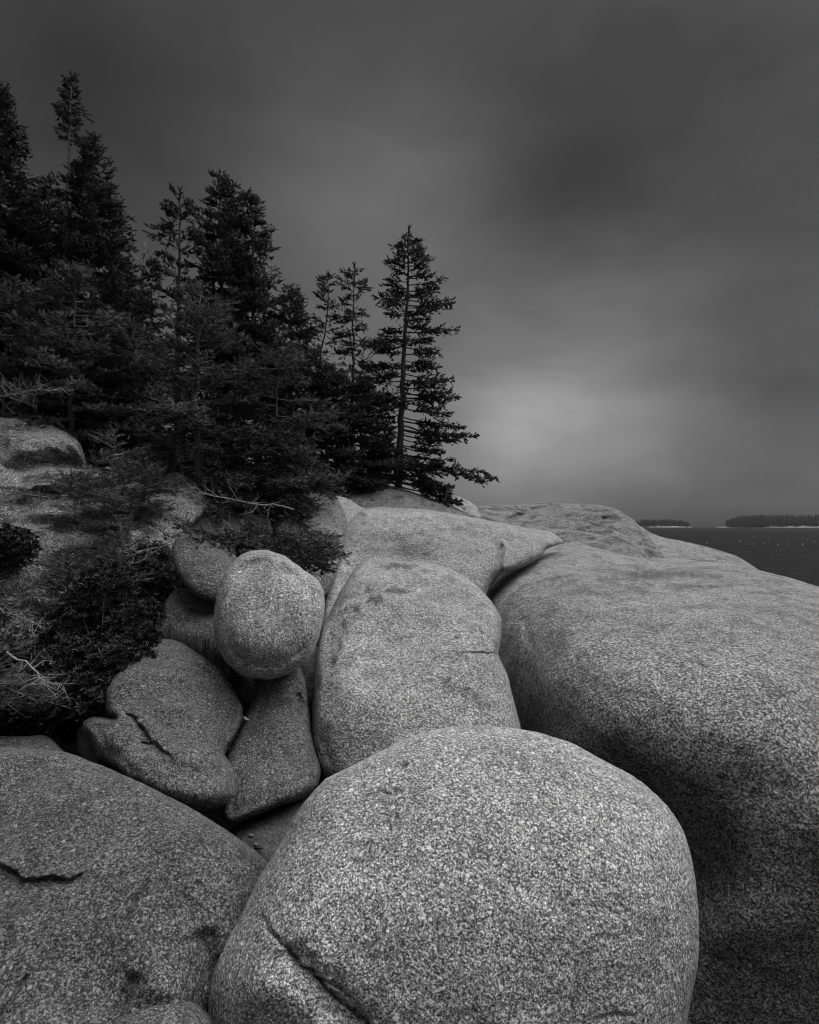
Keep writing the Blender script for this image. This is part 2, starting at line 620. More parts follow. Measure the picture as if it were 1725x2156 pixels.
boulder('boulder', 'huge pale rounded granite boulder in the foreground with a diagonal crease at its lower left', 'boulder',
        [(985, 1527), (1100, 1535), (1200, 1562), (1290, 1612), (1350, 1645), (1402, 1692), (1440, 1750), (1462, 1830), (1472, 1930), (1470, 2030), (1457, 2100), (1445, 2160), (1420, 2300), (1300, 2480), (950, 2580), (620, 2480), (450, 2300), (430, 2180), (431, 2112), (445, 2046), (470, 1988), (502, 1936), (545, 1850), (590, 1777), (630, 1705), (682, 1643), (730, 1618), (800, 1582), (885, 1543)],
        [(985, 1527, 3.0), (440, 2050, 2.35), (1470, 1950, 2.5), (950, 2580, 2.35)], .55, G_BRIGHT, Hb=.25, sat=1.2, step=6,
        grooves=[dict(pts=[(548, 1925), (561, 1950), (592, 1984), (627, 2024), (661, 2046), (696, 2086), (731, 2112), (770, 2150), (800, 2190)], w=5, a=.028, wob=4),
                 dict(pts=[(600, 1992), (640, 2045), (700, 2100), (760, 2165), (780, 2200)], w=30, a=.045, wob=7),
                 dict(pts=[(655, 2056), (690, 2063), (722, 2084), (740, 2100)], w=3.2, a=.015),
                 dict(pts=[(788, 1672), (800, 1668), (818, 1674), (840, 1664)], w=5, a=.012),
                 dict(pts=[(1250, 2150), (1290, 2138), (1340, 2140)], w=5, a=.012)],
        facet=.012, bumps=[(560, 2080, 70, 60, .04)],
        stains=[(982, 2130, 18, 12, .9), (775, 1672, 14, 8, .5), (545, 1975, 6, 18, .6), (830, 1665, 26, 9, .45), (1180, 1990, 10, 14, .4)], rough=.010, seed=1)

boulder('boulder', 'tall grey granite boulder with dark lichen blots, standing right of the egg-shaped boulder', 'boulder',
        [(775, 1174), (830, 1180), (900, 1184), (960, 1203), (1000, 1230), (1034, 1266), (1056, 1303), (1056, 1340), (1050, 1378), (1068, 1420), (1080, 1470), (1098, 1540), (1100, 1620), (1000, 1700), (850, 1730), (730, 1700), (683, 1638), (662, 1590), (655, 1530), (660, 1460), (668, 1380), (678, 1330), (698, 1282), (722, 1236), (748, 1196)],
        [(830, 1178, 6.2), (1080, 1470, 4.6), (657, 1530, 4.3), (850, 1730, 3.95)], .62, G_MID, Hb=.2, sat=3.2, step=5, facet=.06,
        grooves=[dict(pts=[(957, 1371), (985, 1374), (1020, 1371), (1054, 1379), (1130, 1395)], w=1.8, a=.003, step=.03, len=70)],
        bumps=[(690, 1350, 20, 120, -.06), (830, 1480, 180, 60, .04)],
        stains=[(840, 1191, 36, 6, 1), (830, 1244, 28, 7, 1), (778, 1243, 13, 8, 1), (790, 1262, 18, 10, 1), (752, 1282, 8, 7, 1), (727, 1320, 7, 16, 1), (905, 1202, 16, 4, .6), (745, 1300, 18, 6, .5), (716, 1355, 6, 16, 1), (706, 1392, 6, 14, 1), (676, 1548, 12, 16, .7), (770, 1493, 7, 6, .6), (735, 1460, 4, 8, .6), (870, 1190, 16, 4, .6)], rough=.022, seed=2)

boulder('boulder', 'broad pale granite hump above the blotted boulder, with a folded lip overhanging on its right', 'boulder',
        [(765, 1074), (800, 1068), (870, 1071), (930, 1078), (1000, 1090), (1060, 1102), (1110, 1112), (1158, 1119), (1188, 1141), (1168, 1149), (1150, 1157), (1140, 1173), (1102, 1195), (1060, 1208), (1040, 1222), (1027, 1243), (1010, 1300), (900, 1400), (740, 1450), (668, 1430), (667, 1380), (674, 1310), (683, 1248), (691, 1200), (712, 1140), (738, 1095)],
        [(870, 1071, 9.2), (686, 1230, 7.5), (668, 1420, 5.9), (1190, 1142, 8.9), (1030, 1240, 7.9), (850, 1260, 8.1), (760, 1440, 6.3)], .75, G_MID, Hb=.3, sat=2.5, step=4.5,
        grooves=[dict(pts=[(1060, 1143), (1056, 1155), (1052, 1176), (1050, 1200), (1035, 1225)], w=6, a=.13, wob=1.5),
      
                 dict(pts=[(725, 1130), (745, 1097), (765, 1082)], w=9, a=.12)],
        bumps=[(1100, 1165, 38, 18, .05)],
        stains=[(880, 1123, 14, 3, .6), (930, 1115, 10, 3, .5), (800, 1120, 14, 5, .4), (850, 1162, 14, 7, .4), (900, 1145, 14, 4, .4)], rough=.025, jitter=.5, seed=3)

# the big slab on the right
boulder('rock_slab', 'enormous smooth granite slab filling the right side, bright on top and dark on its flank', 'rock',
        [(1026, 1240), (1060, 1205), (1100, 1180), (1150, 1155), (1205, 1139), (1250, 1152), (1300, 1166), (1350, 1174), (1430, 1177), (1500, 1183), (1560, 1190), (1600, 1200), (1650, 1213), (1725, 1235), (1850, 1285), (1990, 1420), (2080, 1700), (2060, 2300), (1750, 2650), (1300, 2600), (1180, 2200), (1080, 1900), (1040, 1700), (1010, 1500), (990, 1350), (1000, 1270)],
        [(1026, 1240, 8.9), (1205, 1139, 10.2), (1400, 1176, 10.0), (1600, 1200, 8.6), (1725, 1235, 7.6), (1990, 1420, 5.2), (1050, 1300, 7.6), (1075, 1450, 6.3), (1110, 1560, 5.7), (1250, 1680, 4.8), (1440, 1830, 4.2), (1200, 1300, 5.9), (1400, 1300, 5.6),
         (1600, 1350, 4.9), (1150, 1450, 5.2), (1400, 1450, 4.35), (1650, 1480, 4.0), (1200, 1600, 4.7), (1420, 1600, 4.02), (1650, 1650, 3.72), (1540, 1750, 3.78), (1700, 1900, 3.62), (1540, 1950, 3.75), (1600, 2150, 3.8), (1750, 2150, 3.75), (1300, 2200, 4.1),
         (1900, 1700, 3.6), (1950, 2300, 3.9), (1500, 2600, 3.9)], .35, G_SLAB, Hb=1.2, sat=30, step=7, facet=.02,
        bumps=[(1080, 1330, 22, 38, .07), (1500, 1500, 200, 80, .0)],
        grooves=[dict(pts=[(1100, 1300), (1112, 1330), (1116, 1362)], w=8, a=.05), dict(pts=[(1180, 1250), (1300, 1235), (1400, 1225)], w=5, a=.02, wob=4)],
        stains=[(1375, 1357, 12, 4, .8), (1540, 1335, 10, 5, .7), (1460, 1350, 26, 7, .3), (1190, 1335, 20, 16, .35), (1390, 1210, 90, 9, .8), (1300, 1218, 60, 5, .7), (1470, 1235, 70, 6, .7), (1230, 1236, 40, 4, .4), (1585, 1195, 30, 4, .6), (1350, 1232, 50, 5, .4),
                (1600, 1250, 60, 5, .35), (1520, 1215, 50, 5, .4)], rough=.018, seed=4)

# rocks towards the point
boulder('rock_ledge', 'weathered granite ridge on the skyline crossed by a diagonal groove', 'rock',
        [(978, 1082), (988, 1068), (1030, 1062), (1080, 1063), (1140, 1058), (1200, 1060), (1260, 1063), (1300, 1072), (1330, 1092), (1350, 1115), (1372, 1135), (1400, 1180), (1300, 1220), (1100, 1200), (1000, 1150), (972, 1100)],
        [(1030, 1062, 14.5), (1290, 1070, 13.5), (975, 1100, 12.0), (1300, 1220, 10.5), (1050, 1190, 10.5)], .8, G_LICHEN, Hb=.6, sat=4, step=4,
        grooves=[dict(pts=[(1060, 1099), (1100, 1085), (1140, 1070), (1175, 1062)], w=7, a=.4, step=.1, len=30), dict(pts=[(1225, 1097), (1245, 1100), (1262, 1108)], w=2.5, a=.05),
                 dict(pts=[(985, 1080), (1000, 1074), (1012, 1076)], w=4, a=.08), dict(pts=[(1270, 1090), (1300, 1105)], w=3, a=.05)],
        bumps=[(1290, 1085, 40, 25, .15)], rough=.06, jitter=.5, seed=5)
boulder('rock_ledge', 'low lichen-darkened granite step between the skyline ridge and the big slab', 'rock',
        [(1090, 1112), (1115, 1113), (1160, 1113), (1230, 1119), (1290, 1132), (1330, 1150), (1368, 1176), (1350, 1230), (1200, 1240), (1080, 1190)],
        [(1115, 1112, 12.0), (1330, 1150, 10.9), (1360, 1176, 10.6), (1200, 1240, 9.8)], .45, G_LICHEN, Hb=.4, sat=3, step=4,
        grooves=[dict(pts=[(1215, 1140), (1260, 1137), (1300, 1148)], w=3.5, a=.05)], stains=[(1240, 1150, 50, 7, .6), (1290, 1140, 25, 5, .5)], rough=.05, jitter=.5, seed=6)
boulder('rock_slab', 'smooth pale rock slope running down to the water behind the big slab', 'rock',
        [(1330, 1095), (1345, 1106), (1372, 1122), (1400, 1132), (1440, 1140), (1500, 1155), (1550, 1170), (1592, 1196), (1640, 1240), (1500, 1290), (1350, 1260), (1310, 1170)],
        [(1345, 1106, 13.2), (1550, 1170, 12.0), (1500, 1290, 10.0), (1315, 1180, 11.4)], .7, G_SLAB, Hb=.6, sat=4, step=4, rough=.05, jitter=.5, seed=7)
boulder('boulder', 'rounded grey rock under the lone spruce with two small dark lichen spots', 'boulder',
        [(724, 1036), (745, 1021), (790, 1018), (840, 1026), (880, 1040), (920, 1053), (955, 1066), (990, 1088), (960, 1130), (820, 1140), (740, 1120), (714, 1064)],
        [(790, 1018, 12.0), (985, 1086, 11.6), (720, 1050, 11.2), (850, 1140, 9.8)], .6, G_FAR, Hb=.5, sat=2.5, step=4,
        stains=[(828, 1047, 9, 4, .9), (842, 1046, 9, 4, .9), (890, 1058, 5, 12, .6)], rough=.04, jitter=.4, seed=8)
boulder('boulder', 'small pale rock on the skyline just right of the lone spruce', 'boulder',
        [(905, 1055), (940, 1043), (970, 1046), (1003, 1066), (1010, 1100), (930, 1120), (890, 1090)],
        [(940, 1043, 13.2), (1003, 1066, 12.8), (950, 1120, 12.2)], .35, G_MID, step=3.5, rough=.03, jitter=.3, seed=9)
boulder('boulder', 'rounded grey boulder under the drooping boughs behind the egg-shaped boulder', 'boulder',
        [(560, 1140), (575, 1090), (600, 1045), (625, 1031), (680, 1033), (705, 1043), (725, 1080), (735, 1115), (720, 1180), (690, 1250), (640, 1270), (560, 1240), (545, 1190)],
        [(650, 1031, 9.6), (735, 1115, 8.6), (640, 1270, 6.6), (550, 1190, 7.6)], .7, G_FAR, sat=1.5, step=4.5, rough=.03, jitter=.4, seed=10)
boulder('boulder', 'narrow pale rock wedged left of the rounded rock under the lone spruce', 'boulder',
        [(700, 1045), (730, 1048), (752, 1062), (775, 1078), (755, 1105), (735, 1150), (715, 1130), (704, 1080)],
        [(720, 1046, 10.0), (772, 1078, 9.8), (725, 1150, 8.8)], .25, G_MID, step=3.5, rough=.02, jitter=.3, seed=11)

boulder('boulder', 'egg-shaped pale granite boulder perched upright over a dark hollow', 'boulder',
        [(503, 1172), (528, 1159), (566, 1159), (600, 1171), (636, 1197), (666, 1219), (682, 1248), (683, 1292), (672, 1345), (648, 1390), (612, 1418), (562, 1432), (515, 1426), (476, 1396), (455, 1352), (450, 1302), (457, 1252), (474, 1205)],
        [(550, 1158, 4.75), (683, 1270, 4.35), (455, 1320, 4.35), (560, 1432, 4.2)], .46, G_BRIGHT, sat=1.5, facet=.12, sharp=.5,  step=4, rough=.02, jitter=.9, seed=12,
        grooves=[dict(pts=[(624, 1378), (645, 1362)], w=3, a=.015)])
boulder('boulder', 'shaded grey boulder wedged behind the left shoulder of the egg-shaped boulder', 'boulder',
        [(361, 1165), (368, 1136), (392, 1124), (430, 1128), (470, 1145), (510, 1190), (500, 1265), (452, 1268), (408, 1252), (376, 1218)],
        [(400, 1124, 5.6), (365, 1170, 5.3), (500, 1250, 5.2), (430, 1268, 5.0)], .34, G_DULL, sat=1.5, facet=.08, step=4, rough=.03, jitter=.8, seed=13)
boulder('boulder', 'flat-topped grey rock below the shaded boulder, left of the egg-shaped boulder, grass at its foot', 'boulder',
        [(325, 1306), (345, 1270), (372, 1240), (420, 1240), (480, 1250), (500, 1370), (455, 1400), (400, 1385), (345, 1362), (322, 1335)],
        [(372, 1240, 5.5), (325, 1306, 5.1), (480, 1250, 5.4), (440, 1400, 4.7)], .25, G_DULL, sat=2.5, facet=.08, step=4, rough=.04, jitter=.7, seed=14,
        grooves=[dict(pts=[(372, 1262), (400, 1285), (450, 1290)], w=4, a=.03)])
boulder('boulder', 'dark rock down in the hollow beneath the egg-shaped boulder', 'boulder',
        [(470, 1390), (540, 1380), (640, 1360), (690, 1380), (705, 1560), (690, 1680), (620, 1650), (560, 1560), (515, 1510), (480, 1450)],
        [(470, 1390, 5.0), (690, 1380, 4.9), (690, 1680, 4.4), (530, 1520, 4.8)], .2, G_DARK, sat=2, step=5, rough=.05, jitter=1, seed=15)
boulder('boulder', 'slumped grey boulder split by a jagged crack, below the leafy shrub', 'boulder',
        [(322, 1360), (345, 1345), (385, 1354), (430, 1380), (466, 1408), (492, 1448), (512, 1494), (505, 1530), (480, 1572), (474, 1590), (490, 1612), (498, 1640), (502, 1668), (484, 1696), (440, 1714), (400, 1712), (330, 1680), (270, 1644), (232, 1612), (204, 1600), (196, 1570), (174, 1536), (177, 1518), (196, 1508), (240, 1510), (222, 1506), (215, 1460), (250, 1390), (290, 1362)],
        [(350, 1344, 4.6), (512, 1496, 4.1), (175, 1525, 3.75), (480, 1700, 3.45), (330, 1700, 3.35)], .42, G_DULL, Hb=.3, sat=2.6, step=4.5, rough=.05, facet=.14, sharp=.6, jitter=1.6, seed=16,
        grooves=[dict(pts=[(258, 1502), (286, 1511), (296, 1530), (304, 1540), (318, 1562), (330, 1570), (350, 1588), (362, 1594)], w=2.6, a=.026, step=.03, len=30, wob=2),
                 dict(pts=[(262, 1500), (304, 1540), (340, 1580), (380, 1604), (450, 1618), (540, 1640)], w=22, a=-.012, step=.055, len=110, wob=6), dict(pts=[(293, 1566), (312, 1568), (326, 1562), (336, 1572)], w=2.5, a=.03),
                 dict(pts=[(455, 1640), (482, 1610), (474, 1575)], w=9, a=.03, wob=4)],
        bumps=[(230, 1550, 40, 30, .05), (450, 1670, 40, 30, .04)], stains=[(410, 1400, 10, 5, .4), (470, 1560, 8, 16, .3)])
boulder('boulder', 'small dark rock half hidden at the left foot of the cracked boulder', 'boulder',
        [(161, 1550), (168, 1530), (190, 1525), (215, 1560), (235, 1620), (195, 1630), (165, 1600)],
        [(175, 1527, 4.0), (162, 1560, 3.95), (200, 1630, 3.7)], .18, G_DARK, step=4, rough=.04, jitter=.7, seed=17)
boulder('boulder', 'wedge-shaped grey boulder in the gap between the cracked boulder and the blotted boulder', 'boulder',
        [(545, 1440), (560, 1412), (590, 1395), (630, 1400), (645, 1445), (652, 1510), (662, 1570), (676, 1622), (668, 1655), (640, 1684), (590, 1700), (530, 1722), (485, 1740), (462, 1710), (475, 1650), (470, 1600), (495, 1555), (520, 1500)],
        [(600, 1428, 4.5), (672, 1640, 3.85), (470, 1640, 3.85), (500, 1740, 3.45)], .38, G_DULL, Hb=.25, sat=4, facet=.12, sharp=.5, step=4.5, rough=.03, jitter=.8, seed=18,
        grooves=[dict(pts=[(625, 1460), (640, 1500), (655, 1550)], w=10, a=.06)], stains=[(600, 1478, 22, 7, .7), (632, 1492, 10, 12, .6), (505, 1512, 9, 5, .0)])
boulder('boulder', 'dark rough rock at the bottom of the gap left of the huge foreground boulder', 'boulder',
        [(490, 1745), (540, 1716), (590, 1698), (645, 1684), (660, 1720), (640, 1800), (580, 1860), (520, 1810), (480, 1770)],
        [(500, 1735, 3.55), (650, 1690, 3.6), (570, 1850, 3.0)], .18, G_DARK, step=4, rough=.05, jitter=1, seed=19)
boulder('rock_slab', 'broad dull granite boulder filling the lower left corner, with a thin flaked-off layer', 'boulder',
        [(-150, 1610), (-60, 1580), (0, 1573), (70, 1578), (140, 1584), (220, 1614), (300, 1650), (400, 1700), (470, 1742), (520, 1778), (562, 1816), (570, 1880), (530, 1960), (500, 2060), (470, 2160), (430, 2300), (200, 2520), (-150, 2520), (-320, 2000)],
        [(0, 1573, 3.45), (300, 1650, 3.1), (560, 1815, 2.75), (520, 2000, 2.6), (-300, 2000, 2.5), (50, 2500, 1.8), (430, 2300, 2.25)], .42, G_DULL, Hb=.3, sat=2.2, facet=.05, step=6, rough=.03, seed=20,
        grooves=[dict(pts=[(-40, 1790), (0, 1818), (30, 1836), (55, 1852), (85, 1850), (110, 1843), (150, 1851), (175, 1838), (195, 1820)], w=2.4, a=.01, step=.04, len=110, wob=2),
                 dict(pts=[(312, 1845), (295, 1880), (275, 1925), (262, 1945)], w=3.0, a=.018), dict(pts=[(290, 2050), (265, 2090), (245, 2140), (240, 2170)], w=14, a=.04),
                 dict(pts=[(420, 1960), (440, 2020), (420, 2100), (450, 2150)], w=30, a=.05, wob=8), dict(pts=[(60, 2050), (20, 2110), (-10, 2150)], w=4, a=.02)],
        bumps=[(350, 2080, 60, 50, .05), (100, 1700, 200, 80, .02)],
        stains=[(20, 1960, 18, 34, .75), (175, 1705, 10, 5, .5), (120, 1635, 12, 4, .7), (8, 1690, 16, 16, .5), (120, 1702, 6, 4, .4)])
boulder('rock_ledge', 'short rough ledge on the far left edge, above the broad flaked boulder', 'rock',
        [(-80, 1552), (-20, 1549), (40, 1552), (88, 1548), (112, 1558), (128, 1575), (140, 1592), (120, 1620), (0, 1620), (-80, 1600)],
        [(40, 1550, 3.9), (138, 1590, 3.7), (0, 1620, 3.5)], .16, G_DULL, step=4, sat=3, rough=.05, jitter=1.2, seed=21,
        grooves=[dict(pts=[(-40, 1565), (30, 1566), (90, 1562)], w=4, a=.02)])
boulder('boulder', 'rock top poking up at the bottom edge between the two largest foreground boulders', 'boulder',
        [(150, 2200), (230, 2150), (290, 2115), (350, 2100), (400, 2108), (440, 2136), (455, 2190), (440, 2330), (250, 2380), (120, 2300)],
        [(350, 2100, 2.12), (450, 2190, 2.05), (150, 2210, 2.0), (300, 2380, 1.75)], .22, G_DULL, step=5, rough=.03, jitter=.9, seed=22)

boulder('boulder', 'pale lichen-streaked rock crest high on the left edge under the spruces', 'rock',
        [(-140, 872), (-40, 874), (0, 879), (60, 884), (115, 898), (150, 916), (170, 936), (185, 990), (180, 1080), (80, 1130), (0, 1130), (-140, 1100)],
        [(0, 878, 8.3), (168, 935, 8.1), (0, 1130, 7.5)], .6, G_PALESLAB, sat=2, step=4, facet=.15, rough=.08, jitter=.6, seed=23)
boulder('rock_slab', 'steep white-streaked rock face on the left, showing through young spruces', 'rock',
        [(-150, 955), (-60, 950), (0, 952), (100, 978), (200, 985), (300, 975), (360, 990), (410, 1015), (440, 1060), (380, 1140), (320, 1260), (220, 1340), (0, 1380), (-150, 1350)],
        [(0, 950, 7.8), (400, 1010, 8.2), (330, 1250, 6.3), (0, 1370, 5.6), (-150, 1100, 6.8)], .5, G_PALESLAB, sat=2.5, step=5, rough=.09, facet=.2, jitter=.8, seed=24,
        grooves=[dict(pts=[(60, 1030), (150, 1040), (240, 1020)], w=6, a=.12, wob=5), dict(pts=[(200, 1000), (230, 1100), (190, 1200)], w=8, a=.1, wob=6)])
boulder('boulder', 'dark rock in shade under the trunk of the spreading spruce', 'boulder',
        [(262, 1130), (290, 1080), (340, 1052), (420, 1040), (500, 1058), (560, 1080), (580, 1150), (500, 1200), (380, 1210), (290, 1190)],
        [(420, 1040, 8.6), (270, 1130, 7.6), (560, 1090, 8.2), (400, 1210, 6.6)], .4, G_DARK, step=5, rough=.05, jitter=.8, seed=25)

def stone(label, px, py, Y, r, seed, mat=G_BRIGHT, group=None):
    rs = np.random.default_rng(seed)
    k = 9
    a0 = np.sort(rs.uniform(0, 6.28, k))
    rp = r * FPX / Y
    pts = [(px + rp * math.cos(a) * rs.uniform(.8, 1.15), py + rp * .7 * math.sin(a) * rs.uniform(.8, 1.15)) for a in a0]
    return boulder('stone', label, 'stone', pts, [(px, py - rp, Y + r * .2), (px - rp, py, Y), (px + rp, py, Y), (px, py + rp, Y - r * .2)], r * .8, mat, step=1.6, jitter=.3, rough=.01, facet=.02, seed=seed)


for q_, (px_, py_, Y_, r_r, lb) in enumerate([(519, 1514, 4.0, .030, 'pale chip of stone at the top of the crack between the cracked and wedge-shaped boulders'),
                                          (499, 1548, 3.95, .024, 'small stone lodged midway down the crack right of the cracked boulder'),
                                          (488, 1580, 3.9, .028, 'small stone near the bottom of the crack right of the cracked boulder'),
                                          (543, 1782, 3.1, .03, 'pebble on the dark rock in the gap left of the foreground boulder'),
                                          (527, 1760, 3.2, .024, 'little pebble at the left edge of the dark gap rock')]):
    stone(lb, px_, py_, Y_, r_r, 200 + q_, G_BRIGHT if q_ == 0 else G_DULL)

# ------------------------------------------------------------------ ground
gctl = []


def gp(px, py, Y):
    gctl.append(tuple(P(px, py, Y)))


gp(0, 1640, 3.9); gp(300, 1620, 4.7); gp(300, 1400, 6); gp(100, 1330, 6.6); gp(300, 1180, 8); gp(0, 1010, 10); gp(0, 950, 11.3)
gp(415, 1070, 8.9); gp(600, 1085, 9.8); gp(840, 1040, 12.4); gp(700, 1060, 11.2); gp(1000, 1130, 12.8); gp(1200, 1165, 13.5)
gp(1500, 1260, 12.5); gp(300, 1000, 11); gp(600, 1300, 6.2)
gctl += [(0, 1, -3.4), (2, 2, -5.5), (3, 3.5, -5.8), (-2, 1.5, -3.0), (1, 4, -4.6), (2.5, 5, -5.5), (4, 7, -5), (-12, 20, 3.0), (0, 22, .2), (4, 18, -2.2), (8, 14, -5), (12, 8, -6),
         (10, 1, -6), (-10, 8, 1.6), (-7, 2, -1.6), (0, -4, -3.2), (-6, -8, -3), (0, 34, -5), (-14, 40, -1), (12, 24, -6.5), (20, 0, -8), (20, 30, -9), (-25, 20, 4), (-25, 0, 1)]
ga = np.array(gctl)
rr_ = np.linalg.norm(ga[:, None, :2] - ga[None, :, :2], axis=2)
gw = np.linalg.solve(np.block([[-rr_, np.ones((len(ga), 1))], [np.ones((1, len(ga))), np.zeros((1, 1))]]), np.r_[ga[:, 2], 0])


def ground_z(x, y):
    q = np.c_[np.atleast_1d(x), np.atleast_1d(y)]
    r = np.linalg.norm(q[:, None] - ga[None, :, :2], axis=2)
    return -r @ gw[:-1] + gw[-1]


gx_, gy_ = np.meshgrid(np.linspace(-30, 24, 181), np.linspace(-14, 45, 197))
gz_ = ground_z(gx_.ravel(), gy_.ravel())
V = np.c_[gx_.ravel(), gy_.ravel(), gz_]
V[:, 2] += fbm(V, .9, 4) * .12 - .02
n1, n0 = gx_.shape
ii = np.arange(n1 * n0).reshape(n1, n0)
F = np.stack([ii[:-1, :-1].ravel(), ii[:-1, 1:].ravel(), ii[1:, 1:].ravel(), ii[1:, :-1].ravel()], 1)
g_ = mesh_obj('ground', V, F, SOIL)
tag(g_, kind='structure')

# ------------------------------------------------------------------ sea
SEA = -3.5
m = bpy.data.materials.new('sea_water')
m.use_nodes = True
t = NT(m.node_tree)
t.n.clear()
sea_out = t.new('ShaderNodeOutputMaterial')
sea_mix = t.new('ShaderNodeMixShader')
sea_d = t.new('ShaderNodeBsdfDiffuse')
sea_d.inputs[0].default_value = (.006, .006, .006, 1)
sea_g = t.new('ShaderNodeBsdfGlossy')
sea_g.inputs['Roughness'].default_value = .3
fr = t.new('ShaderNodeFresnel')
fr.inputs['IOR'].default_value = 1.33
co = t.new('ShaderNodeTexCoord').outputs['Object']
h = t.math('ADD', t.noise(t.mapping(co, scale=(.6, 1.3, 1), rot=(0, 0, .25)), .55, 5, .62, .3), t.math('MULTIPLY', t.noise(co, 3.2, 3, .6), .22))
h = t.math('ADD', h, t.math('MULTIPLY', t.noise(t.mapping(co, scale=(.3, 1., 1)), .06, 3, .5), 2.0))
bp = t.new('ShaderNodeBump')
bp.inputs['Strength'].default_value = 1.0
bp.inputs['Distance'].default_value = .7
t.put(bp.inputs['Height'], h)
t.put(fr.inputs['Normal'], bp.outputs[0])
t.put(sea_g.inputs['Normal'], bp.outputs[0])
# wind-roughened water mirrors only part of the sky
t.put(sea_mix.inputs[0], t.math('MULTIPLY', fr.outputs[0], .20, clamp=True))
t.l.new(sea_d.outputs[0], sea_mix.inputs[1])
t.l.new(sea_g.outputs[0], sea_mix.inputs[2])
t.l.new(sea_mix.outputs[0], sea_out.inputs['Surface'])
R = 15000
sea = mesh_obj('sea', [(-R, -2000, SEA), (R, -2000, SEA), (R, R, SEA), (-R, R, SEA)], np.array([[0, 1, 2, 3]]), m, smooth=False)
tag(sea, kind='structure')


# ------------------------------------------------------------------ islands
def cone_tree(base, h, r, rnd):
    """small far spruce: stacked ragged skirts on a stem"""
    Vs, Fs = [], []
    k = 6
    lv = 5
    o = 0
    for L in range(lv):
        z0 = h * (.12 + .17 * L)
        z1 = min(h, z0 + h * .30)
        rad = r * (1 - L / (lv + .3)) * rnd.uniform(.75, 1.2)
        a0 = rnd.uniform(0, 6)
        ring = [(base[0] + rad * rnd.uniform(.7, 1.2) * math.cos(a0 + i * 2 * math.pi / k), base[1] + rad * math.sin(a0 + i * 2 * math.pi / k), base[2] + z0) for i in range(k)]
        Vs += ring + [(base[0], base[1], base[2] + z1)]
        Fs += [(o + i, o + (i + 1) % k, o + k) for i in range(k)]
        o += k + 1
    Vs += [(base[0] - r * .1, base[1], base[2] - 1), (base[0] + r * .1, base[1], base[2] - 1), (base[0], base[1], base[2] + h * .4)]
    Fs += [(o, o + 1, o + 2)]
    return Vs, Fs


ISLE_ROCK = simple('shore_rock', .40, .8, .2, .5, .3)
FARWOOD = simple('far_wood', .03, .9, .1, .3, .05)


def island(px0, px1, Y, top_px, ntree, lab, seed, left_taper=.15, right_taper=.15):
    rnd = random.Random(seed)
    dep = 45.0
    x0, x1 = P(px0, HY, Y + dep)[0], P(px1, HY, Y + dep)[0]
    W = x1 - x0
    # low rocky body
    k, rg = 90, 7
    Vs, Fs = [], []
    for j in range(rg):
        f = j / (rg - 1)
        s = 1 - f * .5
        z = SEA - 1 + (0 if j == 0 else (1.2 + 4.0 * f ** .8))
        for i in range(k):
            a = 2 * math.pi * i / k
            wob = 1 + .05 * math.sin(5 * a + seed) + .03 * math.sin(13 * a + j) + rnd.uniform(-.012, .012)
            Vs.append(((x0 + x1) / 2 + W / 2 * math.cos(a) * s * wob, Y + dep + dep * math.sin(a) * s * wob, z + rnd.uniform(-.25, .25)))
    for j in range(rg - 1):
        for i in range(k):
            Fs.append((j * k + i, j * k + (i + 1) % k, (j + 1) * k + (i + 1) % k, (j + 1) * k + i))
    o = mesh_obj('island', Vs, [np.array(Fs), np.array([list(range((rg - 1) * k, rg * k))])], ISLE_ROCK)
    tag(o, kind='structure')
    H = (HY - top_px) / FPX * Y - SEA - 1
    Vs, Fs, o_ = [], [], 0
    for n in range(ntree):
        u = rnd.uniform(-.96, .96)
        ang = rnd.uniform(-1, 1)
        x = (x0 + x1) / 2 + W / 2 * u * .97
        y = Y + dep + dep * math.sqrt(max(0, 1 - u * u)) * ang * .85
        uu = (u + 1) / 2
        edge = min(1, uu / left_taper if left_taper else 1, (1 - uu) / right_taper if right_taper else 1)
        hh = H * (.42 + .50 * edge ** .6) * rnd.uniform(.62, 1.08)
        v, f = cone_tree((x, y, SEA + 1.5), hh, rnd.uniform(.12, .2) * hh * 1.1, rnd)
        Vs += v
        Fs += [tuple(a + o_ for a in ff) for ff in f]
        o_ += len(v)
    wv = mesh_obj('far_wood', Vs, np.array(Fs), FARWOOD, smooth=False)
    tag(wv, lab, 'wood', kind='stuff')


island(1338, 1452, 1250, 1091, 420, 'small dark wooded island on the horizon, left of the larger one', 3, .1, .3)
island(1518, 1960, 1150, 1081, 1500, 'large dark wooded island on the horizon at the right edge', 5, .12, .1)

# floats on the water
FLOAT = simple('white_float', .6, .5, .4, .1, 3)
FLOAT_D = simple('float_stick', .3, .5, .4, .1, 3)


def make_float():
    root = empty('buoy', (0, 0, 0))
    Vs, Fs = [], []
    prof = [(0, -.22), (.12, -.16), (.17, 0), (.17, .1), (.13, .2), (.05, .26), (.0, .27)]
    k = 10
    for r_, z in prof:
        for i in range(k):
            Vs.append((r_ * math.cos(6.2832 * i / k), r_ * math.sin(6.2832 * i / k), z))
    for j in range(len(prof) - 1):
        for i in range(k):
            Fs.append((j * k + i, j * k + (i + 1) % k, (j + 1) * k + (i + 1) % k, (j + 1) * k + i))
    mesh_obj('float_body', Vs, np.array(Fs), FLOAT, parent=root)
    V2 = [(sx * .02, sy * .02, z) for z in (.22, .4) for sx, sy in ((-1, -1), (1, -1), (1, 1), (-1, 1))]
    F2 = [(0, 1, 5, 4), (1, 2, 6, 5), (2, 3, 7, 6), (3, 0, 4, 7), (4, 5, 6, 7)]
    mesh_obj('stick', V2, np.array(F2), FLOAT, parent=root, smooth=False)
    return root


